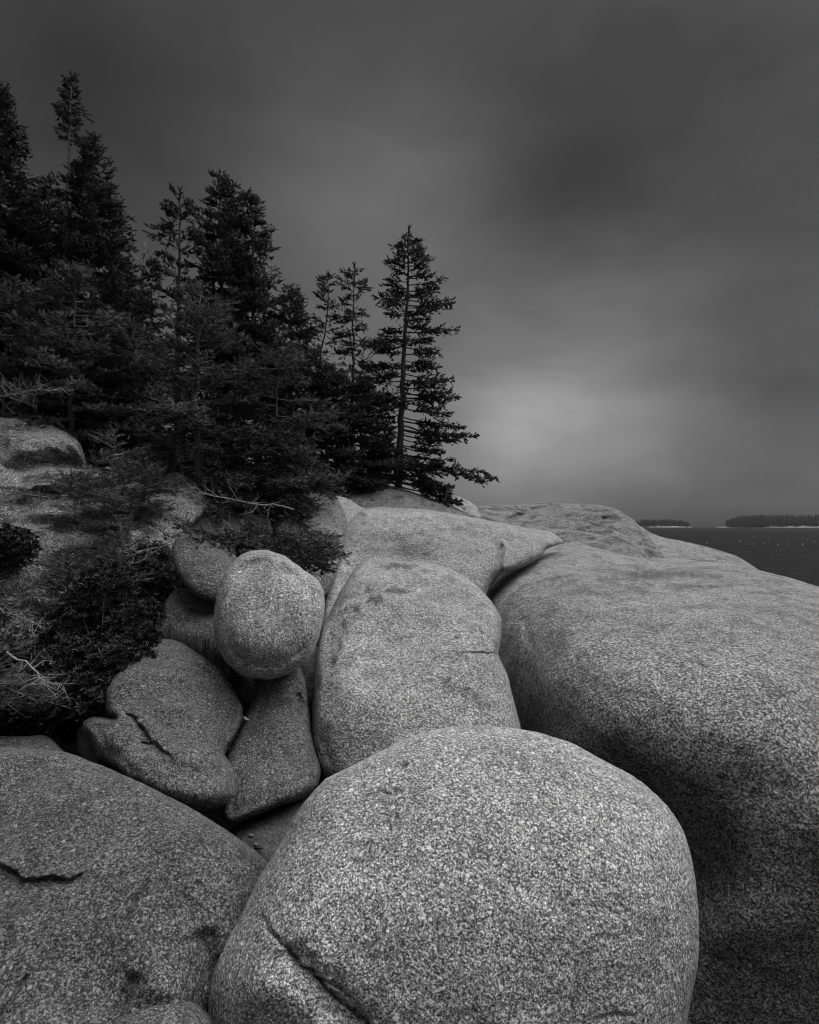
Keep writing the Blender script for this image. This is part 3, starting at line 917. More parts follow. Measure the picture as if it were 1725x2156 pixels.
bpos = [(1506, 1135), (1588, 1131), (1489, 1144), (1584, 1147), (1608, 1145), (1638, 1149), (1660, 1147), (1690, 1148), (1618, 1134), (1425, 1125), (1700, 1136), (1559, 1140), (1715, 1142)]
proto = make_float()
for i, (px, py) in enumerate(bpos):
    Y = -SEA * FPX / (py - HY)
    p = P(px, py, Y)
    if i == 0:
        r_ = proto
    else:
        r_ = proto.copy()
        COL.objects.link(r_)
        for ch in proto.children:
            c_ = ch.copy()
            COL.objects.link(c_)
            c_.parent = r_
    s_ = .4 + .3 * ((i * 37) % 10) / 10
    r_.location = (p[0], p[1], SEA + .06)
    r_.scale = (s_, s_, s_)
    r_.rotation_euler = (0.1 * ((i * 13) % 5 - 2), .08 * ((i * 7) % 5 - 2), i)
    tag(r_, 'small white float bobbing on the dark sea', 'buoy', 'white floats scattered on the sea')


# ------------------------------------------------------------------ trees
def norm(v):
    return v / (np.linalg.norm(v, axis=-1, keepdims=True) + 1e-9)


def sprig_template(k, ln=.34, wd=.075, seed=1):
    """needled shoot along +X, unit length, k needle triangles"""
    r0 = np.random.default_rng(seed)
    Vs = []
    for i in range(k):
        x = .02 + .86 * i / (k - 1)
        a = 2.4 * i + r0.uniform(-.3, .3)
        el_ = math.radians(56 if i < k - 3 else 22)
        d = np.array([math.cos(el_), math.sin(el_) * math.cos(a), math.sin(el_) * math.sin(a)])
        s = np.cross(d, [0, math.cos(a + 1.57), math.sin(a + 1.57)])
        s = np.array([0, -math.sin(a), math.cos(a)]) * .8 + np.array([.6, 0, 0]) * .3
        s /= np.linalg.norm(s)
        L = ln * r0.uniform(.8, 1.15) * (1 if i < k - 3 else .8)
        b_ = np.array([x, 0, 0])
        Vs += [b_ - s * wd / 2, b_ + d * L, b_ + s * wd / 2]
    return np.array(Vs)


SPRIG_FAR = sprig_template(13, .30, .25, 2)
SPRIG_MID = sprig_template(17, .28, .17, 3)
SPRIG_NEAR = sprig_template(28, .24, .065, 4)


class Foliage:
    def __init__(s):
        s.p, s.d, s.s, s.h = [], [], [], []
        s.cur = .5

    def add(s, p, d, sc):
        s.p.append(p)
        s.d.append(d)
        s.s.append(sc)
        s.h.append(np.full(len(sc), s.cur))

    def build(s, name, mat, parent, tmpl, rs, origin):
        if not s.p:
            return None
        p = np.concatenate(s.p)
        d = norm(np.concatenate(s.d))
        sc = np.concatenate(s.s)
        up = rs.normal(0, 1, d.shape)
        side = norm(np.cross(d, up))
        u2 = np.cross(side, d)
        n = len(p)
        V = (p[:, None, :] + sc[:, None, None] * (tmpl[None, :, 0:1] * d[:, None, :] + tmpl[None, :, 1:2] * side[:, None, :] + tmpl[None, :, 2:3] * u2[:, None, :]))
        k = len(tmpl)
        V = V.reshape(-1, 3)
        F = np.arange(n * k).reshape(-1, 3)
        sh = np.repeat(.45 * rs.random(n) + .55 * np.concatenate(s.h), k)
        return mesh_obj(name, V, F, mat, parent=parent, origin=origin, smooth=False, attrs={'shade': sh})


class Sticks:
    """tapered tubes collected into one mesh"""
    def __init__(s):
        s.V, s.F, s.n = [], [], 0

    def tube(s, pts, rad, k=5):
        pts = np.asarray(pts, float)
        n = len(pts)
        rad = np.broadcast_to(rad, (n,))
        tg = norm(np.gradient(pts, axis=0))
        ref = np.array([0, 0, 1.]) if abs(tg[0][2]) < .8 else np.array([1., 0, 0])
        a = norm(np.cross(tg, ref))
        b = np.cross(tg, a)
        ang = np.arange(k) * 2 * math.pi / k
        ring = pts[:, None] + rad[:, None, None] * (np.cos(ang)[None, :, None] * a[:, None] + np.sin(ang)[None, :, None] * b[:, None])
        s.V.append(ring.reshape(-1, 3))
        i = np.arange(n - 1)[:, None] * k
        j = np.arange(k)[None]
        f = np.stack([i + j, i + (j + 1) % k, i + k + (j + 1) % k, i + k + j], -1).reshape(-1, 4) + s.n
        s.F.append(f)
        s.n += n * k

    def build(s, name, mat, parent, origin):
        return mesh_obj(name, np.concatenate(s.V), np.concatenate(s.F), mat, parent=parent, origin=origin)


def bough(fo, st, start, tip, rs, sag=0.0, up=.12, bare=.22, size=.11, dens=1.0, spread=.42, thick=None, flat=.30, twigmax=.5, dead=0.0):
    """one branch from start to tip with side shoots in a flattish spray"""
    start, tip = np.asarray(start, float), np.asarray(tip, float)
    v = tip - start
    L = np.linalg.norm(v)
    if L < .05:
        return
    n = max(5, int(L / .12))
    fo.cur = rs.random()
    s = np.linspace(0, 1, n)[:, None]
    ax = start + v * s
    ax[:, 2] += (-sag * L * np.sin(math.pi * s) + 0 * s)[:, 0] - up * L * ((s * (1 - s)) * 1.2)[:, 0]
    ax += np.cumsum(rs.normal(0, .012 * L ** .5, (n, 3)), 0) * (s * (1 - s) * 3)
    th = thick if thick else .006 + .010 * L
    st.tube(ax, np.linspace(th, th * .22, n), 4)
    dirv_ = norm(v)
    h = norm(np.cross(dirv_, [0, 0, 1.]))
    # shoots along the axis
    m_ = max(3, int(L * (1 - bare) / (size * .5)))
    sa = np.sort(bare + (1 - bare) * rs.random(m_))
    pa = np.c_[[np.interp(sa, s[:, 0], ax[:, c]) for c in range(3)]].T
    da = dirv_ + h * rs.normal(0, .35, (m_, 1)) + np.array([0, 0, 1.]) * rs.normal(.25, .3, (m_, 1))
    fo.add(pa, da, size * rs.uniform(.75, 1.2, m_))
    # side twigs
    nt = max(2, int(L * (1 - bare) / (.055 / dens)))
    ss = bare + (1 - bare) * (np.arange(nt) + rs.random(nt) * .8) / nt
    for q, sg in zip(ss, np.where(np.arange(nt) % 2, 1, -1)):
        if q >= 1 or rs.random() < .08:
            continue
        lt = min(twigmax, spread * L * (1 - q) ** .8 * min(1, (q - bare + .12) * 4) * rs.uniform(.5, 1.2) + size * .9)
        p0 = np.array([np.interp(q, s[:, 0], ax[:, c]) for c in range(3)])
        fw = rs.uniform(.45, .95)
        dt = norm(dirv_ * fw + h * sg + np.array([0, 0, 1.]) * rs.normal(-.02, flat))
        k = max(1, int(lt / (size * .52)))
        u = (np.arange(k) + rs.random(k) * .6) / k
        droop = np.zeros((k, 3))
        droop[:, 2] = -(u ** 2) * lt * .12
        pp = p0 + dt * (u * lt)[:, None] + droop
        dd = dt + h * rs.normal(0, .45, (k, 1)) + dirv_ * rs.normal(.2, .3, (k, 1)) + np.array([0, 0, 1.]) * rs.normal(.18, .3, (k, 1))
        if rs.random() > dead:
            fo.add(pp, dd, size * rs.uniform(.7, 1.15, k))
            if size < .095:
                fo.add(pp + rs.normal(0, size * .4, (k, 3)), dd + rs.normal(0, .5, (k, 3)) + np.array([0, 0, .4]), size * rs.uniform(.5, .9, k))
            fo.add(pp + rs.normal(0, size * .22, (k, 3)), dd + rs.normal(0, .5, (k, 3)) + np.array([0, 0, .25]), size * rs.uniform(.6, 1.05, k))
        if lt > .12:
            st.tube(np.array([p0, p0 + dt * lt * .9]), [th * .3, th * .1], 3)


def spruce(label, trunk_px, Y, R, seed, group=None, live=.12, mat=None, bark=None, tmpl=None, size=.11, dens=1.0, whorl=.17, per=4, tips=None, side_only=None,
           tipsag=.0, top_el=26, low_el=-14, gaps=.12, shape=.85, lean_y=0.0, trunk_r=None, name='spruce_tree', bounds=None, deadlow=True, base_z=None):
    rs = np.random.default_rng(seed)
    mat = mat or NEEDLE
    bark = bark or BARK
    tmpl = SPRIG_FAR if tmpl is None else tmpl
    tp = np.array([P(px, py, Y) for px, py in trunk_px])          # base first
    if lean_y:
        tp[:, 1] += np.linspace(0, lean_y, len(tp))
    base = tp[0].copy()
    H = tp[-1][2] - tp[0][2]
    # denser trunk line
    n = 26
    tz = np.linspace(0, 1, n)
    cum = np.r_[0, np.cumsum(np.linalg.norm(np.diff(tp, axis=0), axis=1))]
    cum /= cum[-1]
    tl = np.c_[[np.interp(tz, cum, tp[:, c]) for c in range(3)]].T
    tl[1:-1, :2] += rs.normal(0, .012, (n - 2, 2))
    r0 = trunk_r or (.018 + .0105 * H)
    st, fo = Sticks(), Foliage()
    full = np.vstack([tl[0] - np.array([0, 0, .4]), tl])
    st.tube(full, np.r_[r0 * 1.25, r0 * (1 - tz * .93)], 8)

    def at(tt):
        return np.array([np.interp(tt, tz, tl[:, c]) for c in range(3)])
    if tips:
        for (ay, tx, ty, dy) in tips:
            # where the branch leaves the trunk
            zz_ = P(0, ay, Y)[2]
            tt = np.interp(zz_, tl[:, 2], tz)
            a = at(tt)
            tipw = P(tx, ty, Y + dy)
            bough(fo, st, a + rs.normal(0, .03, 3) + np.array([0, 0, .12]), a + (tipw - a) * rs.uniform(.75, .93) + np.array([0, rs.normal(0, .1), rs.uniform(-.02, .12)]), rs, sag=tipsag, up=.1, bare=.3, size=size, dens=dens, spread=.28, flat=.4, twigmax=.3)
            bough(fo, st, a, tipw, rs, sag=tipsag, up=rs.uniform(.05, .18), bare=.22 if abs(tx - trunk_px[0][0]) > 60 else .1, size=size, dens=dens, spread=.30, flat=.34, twigmax=.36)
    tt = live
    while tt < .985:
        for k in range(per):
            if rs.random() < gaps:
                continue
            az_ = rs.uniform(0, 2 * math.pi) if side_only is None else rs.choice([math.pi / 2, -math.pi / 2]) + rs.normal(0, side_only)
            prof = (1 - tt) ** shape
            if tt < live + .15:
                prof *= .75 + .25 * (tt - live) / .15
            L = R * prof * rs.uniform(.5, 1.2) + .08
            elv = math.radians(low_el + (top_el - low_el) * tt ** 1.3 + rs.normal(0, 6))
            a = at(min(tt + rs.uniform(-.01, .01), .99))
            d = np.array([math.cos(az_) * math.cos(elv), math.sin(az_) * math.cos(elv), math.sin(elv)])
            tip = a + d * L
            if bounds is not None:
                bx = CX + FPX * tip[0] / tip[1]
                by = HY - FPX * tip[2] / tip[1]
                lo_, hi_ = bounds(by)
                if bx < lo_ or bx > hi_:
                    continue
            bough(fo, st, a, tip, rs, up=rs.uniform(.05, .2), bare=.1 + .15 * rs.random(), size=size * (1 if L > .3 else .85), dens=dens)
        tt += whorl / H * rs.uniform(.7, 1.3) * (1 - .45 * max(0, tt - .4) / .6)
    # leader
    k = 10
    u = np.linspace(.965, 1, k)
    fo.add(np.array([at(x) for x in u]), np.tile([0, 0, 1.], (k, 1)) + rs.normal(0, .35, (k, 3)), np.full(k, size * .8))
    if deadlow:
        for i in range(int(6 + H * 2)):
            q = rs.uniform(.03, min(.9, live + .25))
            a = at(q)
            az_ = rs.uniform(0, 6.28)
            L = rs.uniform(.15, .5)
            d = np.array([math.cos(az_), math.sin(az_), rs.uniform(-.25, .1)])
            st.tube(np.array([a, a + d * L * .5, a + d * L + np.array([0, 0, -.03])]), [.008, .005, .002], 3)
    root = empty(name, base)
    st.build('trunk', bark, root, base)
    fo.build('crown', mat, root, tmpl, rs, base)
    tag(root, label, 'tree', group)
    return root


GR = 'spruces at the edge of the wood'
# the lone spruce, bough by bough
lone_tips = []
for (tx, ty) in [(878, 505), (886, 520), (892, 532), (901, 547), (898, 558), (902, 572), (934, 587), (919, 608), (910, 622), (957, 639), (925, 650), (903, 671), (897, 684), (959, 695), (908, 720), (920, 742), (925, 774), (905, 765),
                 (955, 796), (935, 812), (964, 835), (940, 850), (948, 871), (975, 900), (1007, 918), (959, 929), (930, 950), (950, 968), (900, 985), (940, 1000), (952, 1026), (968, 1058), (930, 1030)]:
    lone_tips.append((ty - (14 if ty < 620 else (4 if ty < 760 else -2)) * -1 if ty < 620 else (ty + 4 if ty < 850 else ty - 14), tx, ty, rng.uniform(-.5, .4)))
for (tx, ty) in [(853, 500), (845, 512), (833, 522), (840, 535), (817, 551), (828, 568), (811, 599), (822, 612), (788, 629), (805, 640), (817, 662), (808, 695), (754, 727), (790, 740), (800, 715), (761, 774), (790, 790), (764, 800),
                 (782, 835), (800, 850), (797, 868), (785, 885), (804, 907), (790, 930), (811, 947), (800, 965), (818, 990)]:
    lone_tips.append((ty + 10 if ty < 620 else (ty + 2 if ty < 850 else ty - 12), tx, ty, rng.uniform(-.5, .4)))
lone_tips.append((968, 1045, 1004, -.2))
lone_tips.append((985, 968, 1060, -.5))
lone_tips.append((978, 945, 1040, -.4))
spruce('tall dark spruce standing alone against the sky at the right end of the wood', [(838, 1036), (841, 990), (845, 882), (851, 738), (858, 630), (862, 479)], 12.0, .62, 21, GR,
       live=.06, tips=lone_tips, side_only=.5, whorl=.5, per=2, shape=.6, size=.115, dens=1.0, gaps=.25, trunk_r=.085, low_el=-8)
# two thin ones
thin1 = [(585, 722, 572, 0), (602, 780, 602, 0), (610, 712, 596, 0), (640, 720, 632, .1), (655, 772, 664, 0), (672, 705, 678, 0), (700, 700, 712, 0), (690, 770, 690, 0), (712, 800, 722, 0), (735, 710, 742, .2), (760, 790, 775, 0), (790, 705, 792, 0), (820, 795, 838, 0)]
spruce('slim sparse spruce with a bare stem, just left of the lone spruce', [(742, 1030), (742, 870), (744, 700), (746, 556)], 12.6, .42, 22, GR, live=.30, tips=[(a + 3, b_, c_ + 3, d_) for a, b_, c_, d_ in thin1], whorl=.30, per=3, size=.11, dens=.9, gaps=.3, shape=.5, trunk_r=.055, low_el=-5)
spruce('thin leaning spruce with a tufted top, second from the lone spruce', [(655, 1030), (668, 800), (680, 720), (690, 660), (692, 576)], 12.2, .40, 23, GR, live=.30, whorl=.22, per=4, size=.115, dens=.95, gaps=.25, shape=.35, trunk_r=.05, low_el=5)
# middle cluster
spruce('broad dense spruce with the highest top of the middle clump', [(470, 1080), (466, 700), (462, 362)], 10.6, 1.35, 24, GR, live=.12, shape=.78, per=5, whorl=.15)
spruce('spruce with a forked leaning top on the right of the middle clump', [(545, 1070), (535, 700), (528, 402)], 10.9, 1.25, 25, GR, live=.12, shape=.72, per=5, whorl=.15)
spruce('shorter bushy spruce at the right shoulder of the middle clump', [(606, 1060), (610, 800), (614, 610)], 11.2, 1.0, 26, GR, live=.08, shape=.62, per=5, whorl=.14)
spruce('slender spruce between two leading tops in the middle clump', [(500, 1080), (495, 650), (490, 384)], 11.4, 1.0, 27, GR, live=.3, shape=.8, per=4, whorl=.17)
spruce('gappy spruce with one long bough reaching left, left of the middle clump', [(372, 1060), (374, 700), (378, 560), (380, 402)], 10.2, .55, 28, GR, live=.25, tips=[(492, 320, 495, -.1), (462, 347, 440, 0), (470, 345, 478, 0), (450, 402, 445, .1), (430, 398, 425, 0)], whorl=.22, per=3, gaps=.3, shape=.45, low_el=0, size=.125)
spruce('little spruce top showing in the dip between the two clumps', [(322, 1040), (321, 700), (320, 548)], 11.5, .45, 29, GR, live=.3, shape=.7, per=4, whorl=.16)
# left cluster
spruce('tallest spruce with a bare upper stem and a small tufted head', [(135, 1000), (136, 720), (140, 500), (146, 300), (150, 158)], 10.0, 1.0, 30, GR, live=.845, whorl=.16, per=5, gaps=.2, shape=1.05, size=.095, low_el=5, bark=BARK_PALE, trunk_r=.075,
       tips=[(240, 183, 243, 0), (255, 118, 232, 0), (292, 185, 303, 0), (246, 130, 250, 0.1), (420, 118, 410, .2), (390, 165, 400, .2)])
spruce('full pointed spruce right of the tallest stem', [(195, 1000), (196, 650), (197, 292)], 10.3, 1.3, 31, GR, live=.12, shape=.78, gaps=.03, per=6, whorl=.15)
spruce('small double-topped spruce left of the tallest stem', [(100, 980), (102, 650), (104, 372)], 10.6, .95, 32, GR, live=.15, shape=.6, per=5, whorl=.17, gaps=.2)
spruce('tall dark spruce cut by the left edge of the picture', [(-14, 980), (-12, 600), (-4, 176)], 9.6, 1.3, 33, GR, live=.12, shape=.75, gaps=.0, per=7, whorl=.15)
spruce('dense dark spruce filling the back of the left clump', [(238, 1000), (236, 650), (228, 400)], 10.9, 1.0, 42, GR, live=.12, shape=.7, per=5, whorl=.15)
spruce('round-shouldered spruce just right of the left-edge tree', [(60, 980), (60, 650), (58, 430)], 10.4, 1.0, 43, GR, live=.12, shape=.6, per=5, whorl=.15)
spruce('dense low spruce at the right foot of the left clump', [(262, 1020), (262, 800), (258, 560)], 9.8, 1.0, 34, GR, live=.05, shape=.6, per=5, whorl=.15)
# near row with wide low boughs
spruce('spreading spruce with a pale lichened trunk and wide flat boughs', [(424, 1062), (418, 960), (410, 860), (418, 700), (425, 600)], 8.3, 1.75, 35, GR, live=.18, shape=.75, per=4, whorl=.17, mat=NEEDLE_NEAR, bark=BARK_PALE, tmpl=SPRIG_MID, trunk_r=.085, low_el=-10, size=.1,
       tips=[(930, 560, 905, -.5), (905, 650, 945, -.3), (1020, 470, 1095, -.9), (1015, 380, 1085, -.8), (1010, 330, 1050, -.8), (1000, 540, 1070, -.6), (985, 250, 985, -.6), (1000, 520, 1020, -.9), (960, 300, 900, -1.0), (930, 640, 905, .2)])
spruce('stout spruce with a bent forked trunk leaning over the rounded boulder', [(555, 1090), (585, 1010), (600, 960), (580, 860), (590, 720)], 8.7, 1.55, 36, GR, live=.22, shape=.6, per=4, whorl=.16, mat=NEEDLE_NEAR, tmpl=SPRIG_MID, low_el=-22, size=.1,
       tips=[(1000, 655, 1075, -.8), (990, 690, 1040, -.4), (1040, 560, 1130, -.9), (1045, 610, 1115, -.7), (1030, 510, 1075, -.8), (1010, 720, 1030, -.2), (1030, 650, 1110, -.9), (975, 700, 985, 0), (1040, 480, 1100, -.9)])
spruce('low bushy spruce filling in left of the lone spruce', [(760, 1045), (760, 900), (762, 800)], 11.6, 1.0, 37, GR, live=.02, shape=.55, per=6, whorl=.12, low_el=-8)
spruce('low bushy spruce behind the rounded boulder under the boughs', [(690, 1050), (690, 900), (688, 770)], 11.0, 1.05, 38, GR, live=.02, shape=.6, per=6, whorl=.12, low_el=-8)
spruce('wide spruce with layered drooping boughs in front of the left clump', [(150, 960), (150, 800), (160, 560)], 8.6, 1.7, 39, GR, live=.2, shape=.7, per=4, whorl=.15, mat=NEEDLE_NEAR, tmpl=SPRIG_MID, low_el=-7)
spruce('wide spruce with layered boughs at the left edge above the rock crest', [(10, 900), (12, 760), (20, 600)], 8.8, 1.5, 40, GR, live=.22, shape=.6, per=4, whorl=.15, mat=NEEDLE_NEAR, tmpl=SPRIG_MID, low_el=-4)
spruce('bushy spruce between the layered one and the spreading one', [(290, 1010), (288, 850), (290, 690)], 8.9, 1.4, 41, GR, live=.04, shape=.65, per=4, whorl=.14, mat=NEEDLE_NEAR, tmpl=SPRIG_MID, low_el=-12)


# dead snag
def dead_stick(label, base, top, seed, nb=26, L=.5, name='dead_tree', cat='tree', r0=.03, mat=DEADWOOD, group=None, sub=3, spreadz=.1):
    rs = np.random.default_rng(seed)
    base, top = np.asarray(base, float), np.asarray(top, float)
    n = 12
    s = np.linspace(0, 1, n)[:, None]
    ax = base + (top - base) * s + np.cumsum(rs.normal(0, .012, (n, 3)), 0)
    st = Sticks()
    st.tube(ax, np.linspace(r0, r0 * .2, n), 6)
    tw = Sticks()
    ln = np.linalg.norm(top - base)
    for i in range(nb):
        q = rs.uniform(.15, 1)
        p = np.array([np.interp(q, s[:, 0], ax[:, c]) for c in range(3)])
        d = norm(rs.normal(0, 1, 3) + norm(top - base) * .6 + np.array([0, 0, spreadz]))
        l = L * rs.uniform(.4, 1.1) * (1.1 - q * .6)
        m_ = p + d * l * .5 + rs.normal(0, .02, 3)
        e = p + d * l + rs.normal(0, .04, 3)
        tw.tube(np.array([p, m_, e]), [r0 * .32, r0 * .22, r0 * .1], 4)
        for k in range(sub):
            d2 = norm(d + rs.normal(0, .7, 3))
            u = rs.uniform(.3, .9)
            p2 = p + (e - p) * u
            tw.tube(np.array([p2, p2 + d2 * l * rs.uniform(.2, .5)]), [r0 * .18, r0 * .07], 3)
    root = empty(name, base)
    st.build('stem', mat, root, base)
    tw.build('twigs', mat, root, base)
    tag(root, label, cat, group)
    return root


dead_stick('spindly leafless dead tree in the dip between the two spruce clumps', P(299, 640, 11.5), P(305, 512, 11.5), 51, nb=34, L=.34, r0=.03)
dead_stick('bleached dead bough with tangled twigs at the left edge below the spruces', P(-40, 835, 8.0), P(150, 830, 7.4), 52, nb=60, L=.42, name='dead_branch', cat='branch', r0=.012)
dead_stick('bare grey branch hanging over the shaded boulder', P(540, 1130, 6.4), P(290, 1165, 5.2), 53, nb=44, L=.30, name='dead_branch', cat='branch', r0=.012)
dead_stick('long bare branch below the lichened trunk', P(620, 1075, 7.8), P(345, 1035, 6.8), 54, nb=30, L=.35, name='dead_branch', cat='branch', r0=.013)
dead_stick('pale dead twigs poking out low at the left edge above the ledge', P(20, 1370, 3.9), P(120, 1470, 3.6), 55, nb=26, L=.22, name='dead_branch', cat='branch', r0=.008)
dead_stick('fine dead twigs along the left edge beside the leafy shrub', P(-60, 1240, 4.6), P(70, 1330, 4.3), 56, nb=46, L=.30, name='dead_branch', cat='branch', r0=.007)


# low boughs and young spruces in front
def low_spruce(label, base, boughs, seed, size=.075, tmpl=None, mat=None, name='young_spruce', dens=1.1, spread=.34, thick=.012):
    """boughs: list of (start point, tip point)"""
    rs = np.random.default_rng(seed)
    st, fo = Sticks(), Foliage()
    base = np.asarray(base, float)
    for a, b in boughs:
        bough(fo, st, a, b, rs, up=rs.uniform(0, .1), bare=.12, size=size, dens=dens, spread=spread, thick=thick, flat=.2, twigmax=.32)
    root = empty(name, base)
    st.build('stem', BARK_PALE, root, base)
    fo.build('foliage', mat or NEEDLE_NEAR, root, SPRIG_NEAR if tmpl is None else tmpl, rs, base)
    tag(root, label, 'tree')
    return root


def fan(base, tips):
    return [(base, t_) for t_ in tips]


b0 = P(610, 1140, 6.6)
low_spruce('low spruce boughs spreading flat behind the top of the egg-shaped boulder', b0,
           fan(b0, [P(390, 1140, 5.5), P(430, 1160, 5.4), P(470, 1150, 5.6), P(500, 1130, 5.9), P(560, 1150, 5.6), P(620, 1165, 5.6), P(665, 1180, 5.7), P(700, 1150, 6.1), P(705, 1130, 6.5), P(650, 1120, 6.2), P(690, 1200, 5.9), P(540, 1165, 5.4), P(640, 1190, 5.6), P(410, 1150, 5.3), P(450, 1170, 5.35), P(580, 1140, 5.8), P(600, 1175, 5.5), P(660, 1160, 5.8), P(685, 1175, 6.0)] + [P(x_, 1110 + 62 * ((i_ * 7) % 5) / 4 + max(0, x_ - 560) * .22, 5.25 + .12 * (i_ % 7)) for i_, x_ in enumerate(range(380, 715, 30))]), 61, dens=1.3, size=.098, spread=.34, tmpl=SPRIG_MID, thick=.01)


def young(label, px, py0, py1, Y, R, seed, n=24, size=.085, bend=0, **kw):
    rs = np.random.default_rng(seed)
    a, b = P(px, py0, Y), P(px + bend, py1, Y)
    bs = [(a, b)]
    for i in range(n):
        q = .06 + .92 * i / n
        p = a + (b - a) * q
        az_ = rs.uniform(0, 6.28)
        L = R * (1 - q) ** .7 * rs.uniform(.6, 1.15) + .06
        bs.append((p, p + np.array([math.cos(az_) * L, math.sin(az_) * L, L * (-.12 + .6 * q)])))
    return low_spruce(label, a, bs, seed, size=size, **kw)


young('straggly young spruce rising in front of the steep rock face, topmost of the young ones', 235, 1200, 905, 6.6, .95, 62, n=34, size=.08, bend=5)
young('young spruce with pale tips above the leafy shrub', 262, 1300, 1120, 5.6, .48, 63, n=30, bend=-5)
young('short young spruce standing against the pale rock, left of the pale-tipped one', 143, 1290, 1158, 5.5, .34, 64, n=24, bend=3)
young('wide young spruce under the right end of the rock crest', 300, 1130, 960, 6.9, .8, 90, n=26, size=.09)
young('flat young spruce sprawling over the rock crest on the left', 150, 1080, 1000, 7.0, .85, 65, n=26, size=.08)
young('young spruce in the shade behind the leafy shrub', 190, 1380, 1210, 5.2, .5, 66, n=30)
b1 = P(-60, 1430, 4.0)
low_spruce('drooping spruce boughs with grey tips low at the left edge, above the ledge', b1,
           fan(b1, [P(60, 1400, 3.9), P(120, 1440, 3.8), P(150, 1470, 3.8), P(90, 1480, 3.6), P(40, 1500, 3.6), P(230, 1480, 4.0), P(200, 1500, 3.8), P(20, 1440, 3.5), P(160, 1440, 3.9), P(60, 1370, 4.0), P(10, 1380, 3.8)]), 67, size=.06, dens=1.2)
b2 = P(-60, 1270, 4.6)
low_spruce('dark spruce boughs at the left edge beside the dead twigs', b2, fan(b2, [P(60, 1250, 4.5), P(80, 1290, 4.5), P(70, 1340, 4.4), P(40, 1370, 4.3), P(20, 1220, 4.5), P(100, 1320, 4.6)]), 68, size=.06, mat=NEEDLE)


# ------------------------------------------------------------------ leafy shrubs
def leaf_template(k=7, seed=0, ln=1.0, wd=.30):
    r0 = np.random.default_rng(seed)
    Vs = []
    for i in range(k):
        a = 2.4 * i
        e = math.radians(r0.uniform(18, 62))
        d = np.array([math.cos(e), math.sin(e) * math.cos(a), math.sin(e) * math.sin(a)])
        s = np.array([0, -math.sin(a), math.cos(a)])
        nn = np.cross(d, s)
        L = ln * r0.uniform(.75, 1.1)
        b_ = np.array([.12 * i / k, 0, 0])
        m1 = b_ + d * L * .55
        t_ = b_ + d * L - nn * .08
        for sg in (1, -1):
            Vs += [b_, m1 + s * sg * wd / 2 * L + nn * .05, t_]
    return np.array(Vs)


def shrub(label, lobes, seed, n=900, size=.055, mat=LEAF, name='shrub'):
    rs = np.random.default_rng(seed)
    fo, st = Foliage(), Sticks()
    base = np.array(lobes[0][0], float)
    base[2] -= lobes[0][1] * 1.1
    for c, r in lobes:
        c = np.array(c, float)
        m_ = int(n * (r / .3) ** 2)
        d = norm(rs.normal(0, 1, (m_, 3)))
        rad = r * (rs.uniform(.45, 1.0, m_) ** .6) * (1 + .25 * fbm(d * 2.5 + seed, 1., 2))
        p = c + d * rad[:, None] * np.array([1, 1, 1.0])
        dd = d * .7 + np.array([0, 0, .9]) + rs.normal(0, .3, (m_, 3))
        fo.add(p, dd, size * rs.uniform(.7, 1.25, m_))
        for i in range(int(m_ / 14)):
            q = p[i]
            st.tube(np.array([base + rs.normal(0, .04, 3), (base + q) / 2 + rs.normal(0, .05, 3), q]), [.009, .006, .003], 4)
    root = empty(name, base)
    st.build('stems', BARK, root, base)
    fo.build('leaves', mat, root, leaf_template(8, seed), rs, base)
    tag(root, label, 'shrub')
    return root


shrub('large dark leathery-leaved shrub at the left, above the cracked boulder', [(P(240, 1400, 4.7), .34), (P(290, 1320, 4.9), .26), (P(160, 1330, 4.9), .30), (P(130, 1420, 4.5), .30), (P(225, 1250, 5.0), .26), (P(300, 1390, 4.75), .18), (P(60, 1470, 4.3), .26), (P(190, 1470, 4.35), .22), (P(265, 1440, 4.0), .13), (P(296, 1395, 4.15), .12), (P(222, 1478, 3.85), .12), (P(312, 1345, 4.4), .10), (P(245, 1400, 4.1), .15), (P(200, 1440, 4.0), .15)], 71, n=800)
shrub('small dark shrub poking in at the left edge beside the white-streaked rock', [(P(30, 1150, 5.6), .19), (P(-20, 1160, 5.6), .22)], 72, n=900)
shrub('low leathery plants in the hollow above the ledge', [(P(60, 1525, 4.2), .10), (P(120, 1515, 4.2), .11), (P(10, 1520, 4.2), .12), (P(150, 1540, 4.4), .08)], 73, n=1100, size=.06, name='low_plant')
shrub('dark shrub in the hollow left of the shaded boulder', [(P(345, 1225, 6.0), .20), (P(320, 1180, 6.2), .22), (P(300, 1250, 5.9), .2)], 74, n=700, size=.05)


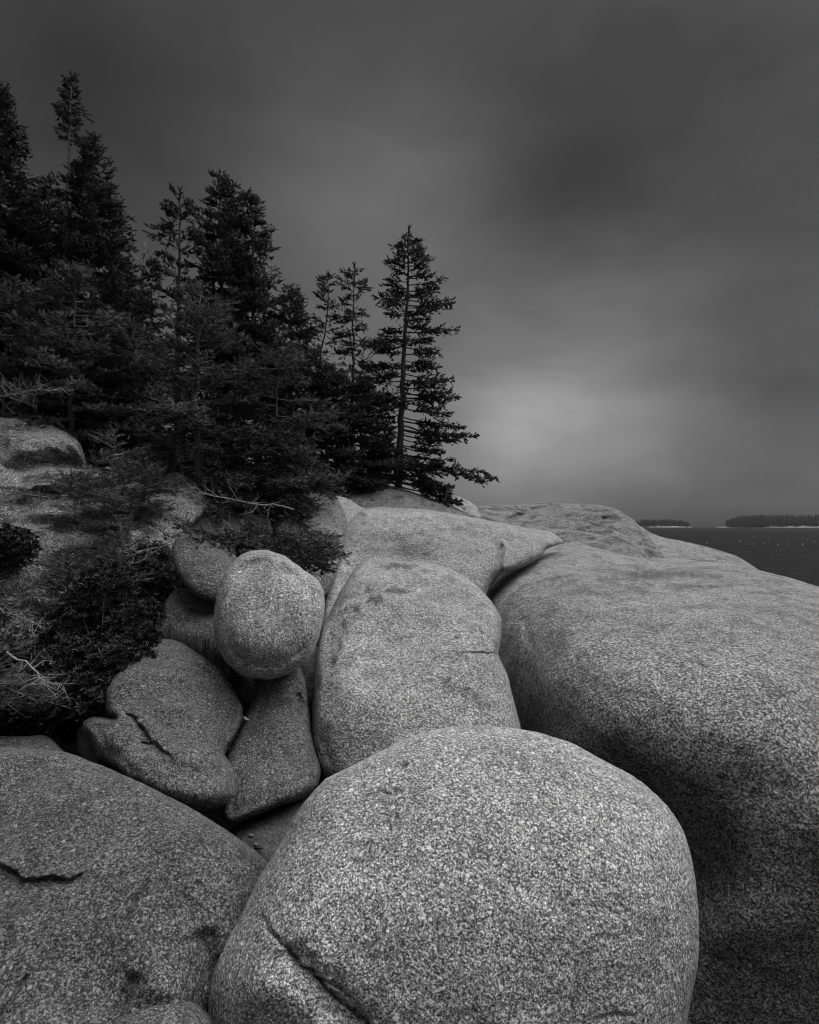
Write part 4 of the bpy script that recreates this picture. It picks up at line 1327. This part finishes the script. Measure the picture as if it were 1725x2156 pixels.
# ------------------------------------------------------------------ grass tuft
def grass(label, pts, n, seed, h=.22):
    rs = np.random.default_rng(seed)
    V, F, sh = [], [], []
    o = 0
    for i in range(n):
        k = rs.integers(0, len(pts) - 1)
        u = rs.random()
        p = pts[k] * (1 - u) + pts[k + 1] * u + rs.normal(0, .03, 3)
        a = rs.uniform(0, 6.28)
        d = np.array([math.cos(a), math.sin(a), 0])
        s = np.array([-d[1], d[0], 0]) * .0022
        L = h * rs.uniform(.5, 1.15)
        b = rs.uniform(.15, .75)
        r0 = rs.random()
        for j in range(4):
            f = j / 3
            c = p + np.array([0, 0, 1]) * L * f * (1 - .25 * b * f) + d * L * b * f * f
            V += [c - s * (1 - f * .9), c + s * (1 - f * .9)]
            sh += [r0, r0]
        for j in range(3):
            F.append((o + 2 * j, o + 2 * j + 1, o + 2 * j + 3, o + 2 * j + 2))
        o += 8
    V = np.array(V)
    g = mesh_obj('grass', V, np.array(F), GRASSM, smooth=False, attrs={'shade': sh})
    tag(g, label, 'grass', kind='stuff')


grass('tuft of thin grass at the foot of the flat-topped rock', [P(345, 1352, 4.75), P(385, 1368, 4.6), P(430, 1388, 4.45), P(462, 1420, 4.3)], 900, 81)
grass('wisps of grass growing in front of the white-streaked rock', [P(30, 1290, 5.4), P(70, 1270, 5.5), P(120, 1300, 5.4)], 250, 82, h=.16)

# ------------------------------------------------------------------ sea air
hz = bpy.data.materials.new('sea_haze')
hz.use_nodes = True
t = NT(hz.node_tree)
t.n.clear()
out = t.new('ShaderNodeOutputMaterial')
pv = t.new('ShaderNodeVolumePrincipled')
pv.inputs['Color'].default_value = (.6, .6, .6, 1)
pv.inputs['Density'].default_value = .0001
pv.inputs['Anisotropy'].default_value = .2
t.l.new(pv.outputs[0], out.inputs['Volume'])
x0, x1, y0, y1, z0, z1 = -1500, 1500, -200, 1900, -12.5, 22
# keep the sea bed of the box under the terrain's lowest point
V = [(x, y, z) for z in (z0, z1) for (x, y) in ((x0, y0), (x1, y0), (x1, y1), (x0, y1))]
F = np.array([(3, 2, 1, 0), (4, 5, 6, 7), (0, 1, 5, 4), (1, 2, 6, 5), (2, 3, 7, 6), (3, 0, 4, 7)])
hb = mesh_obj('haze', V, F, hz, smooth=False)
tag(hb, kind='stuff')
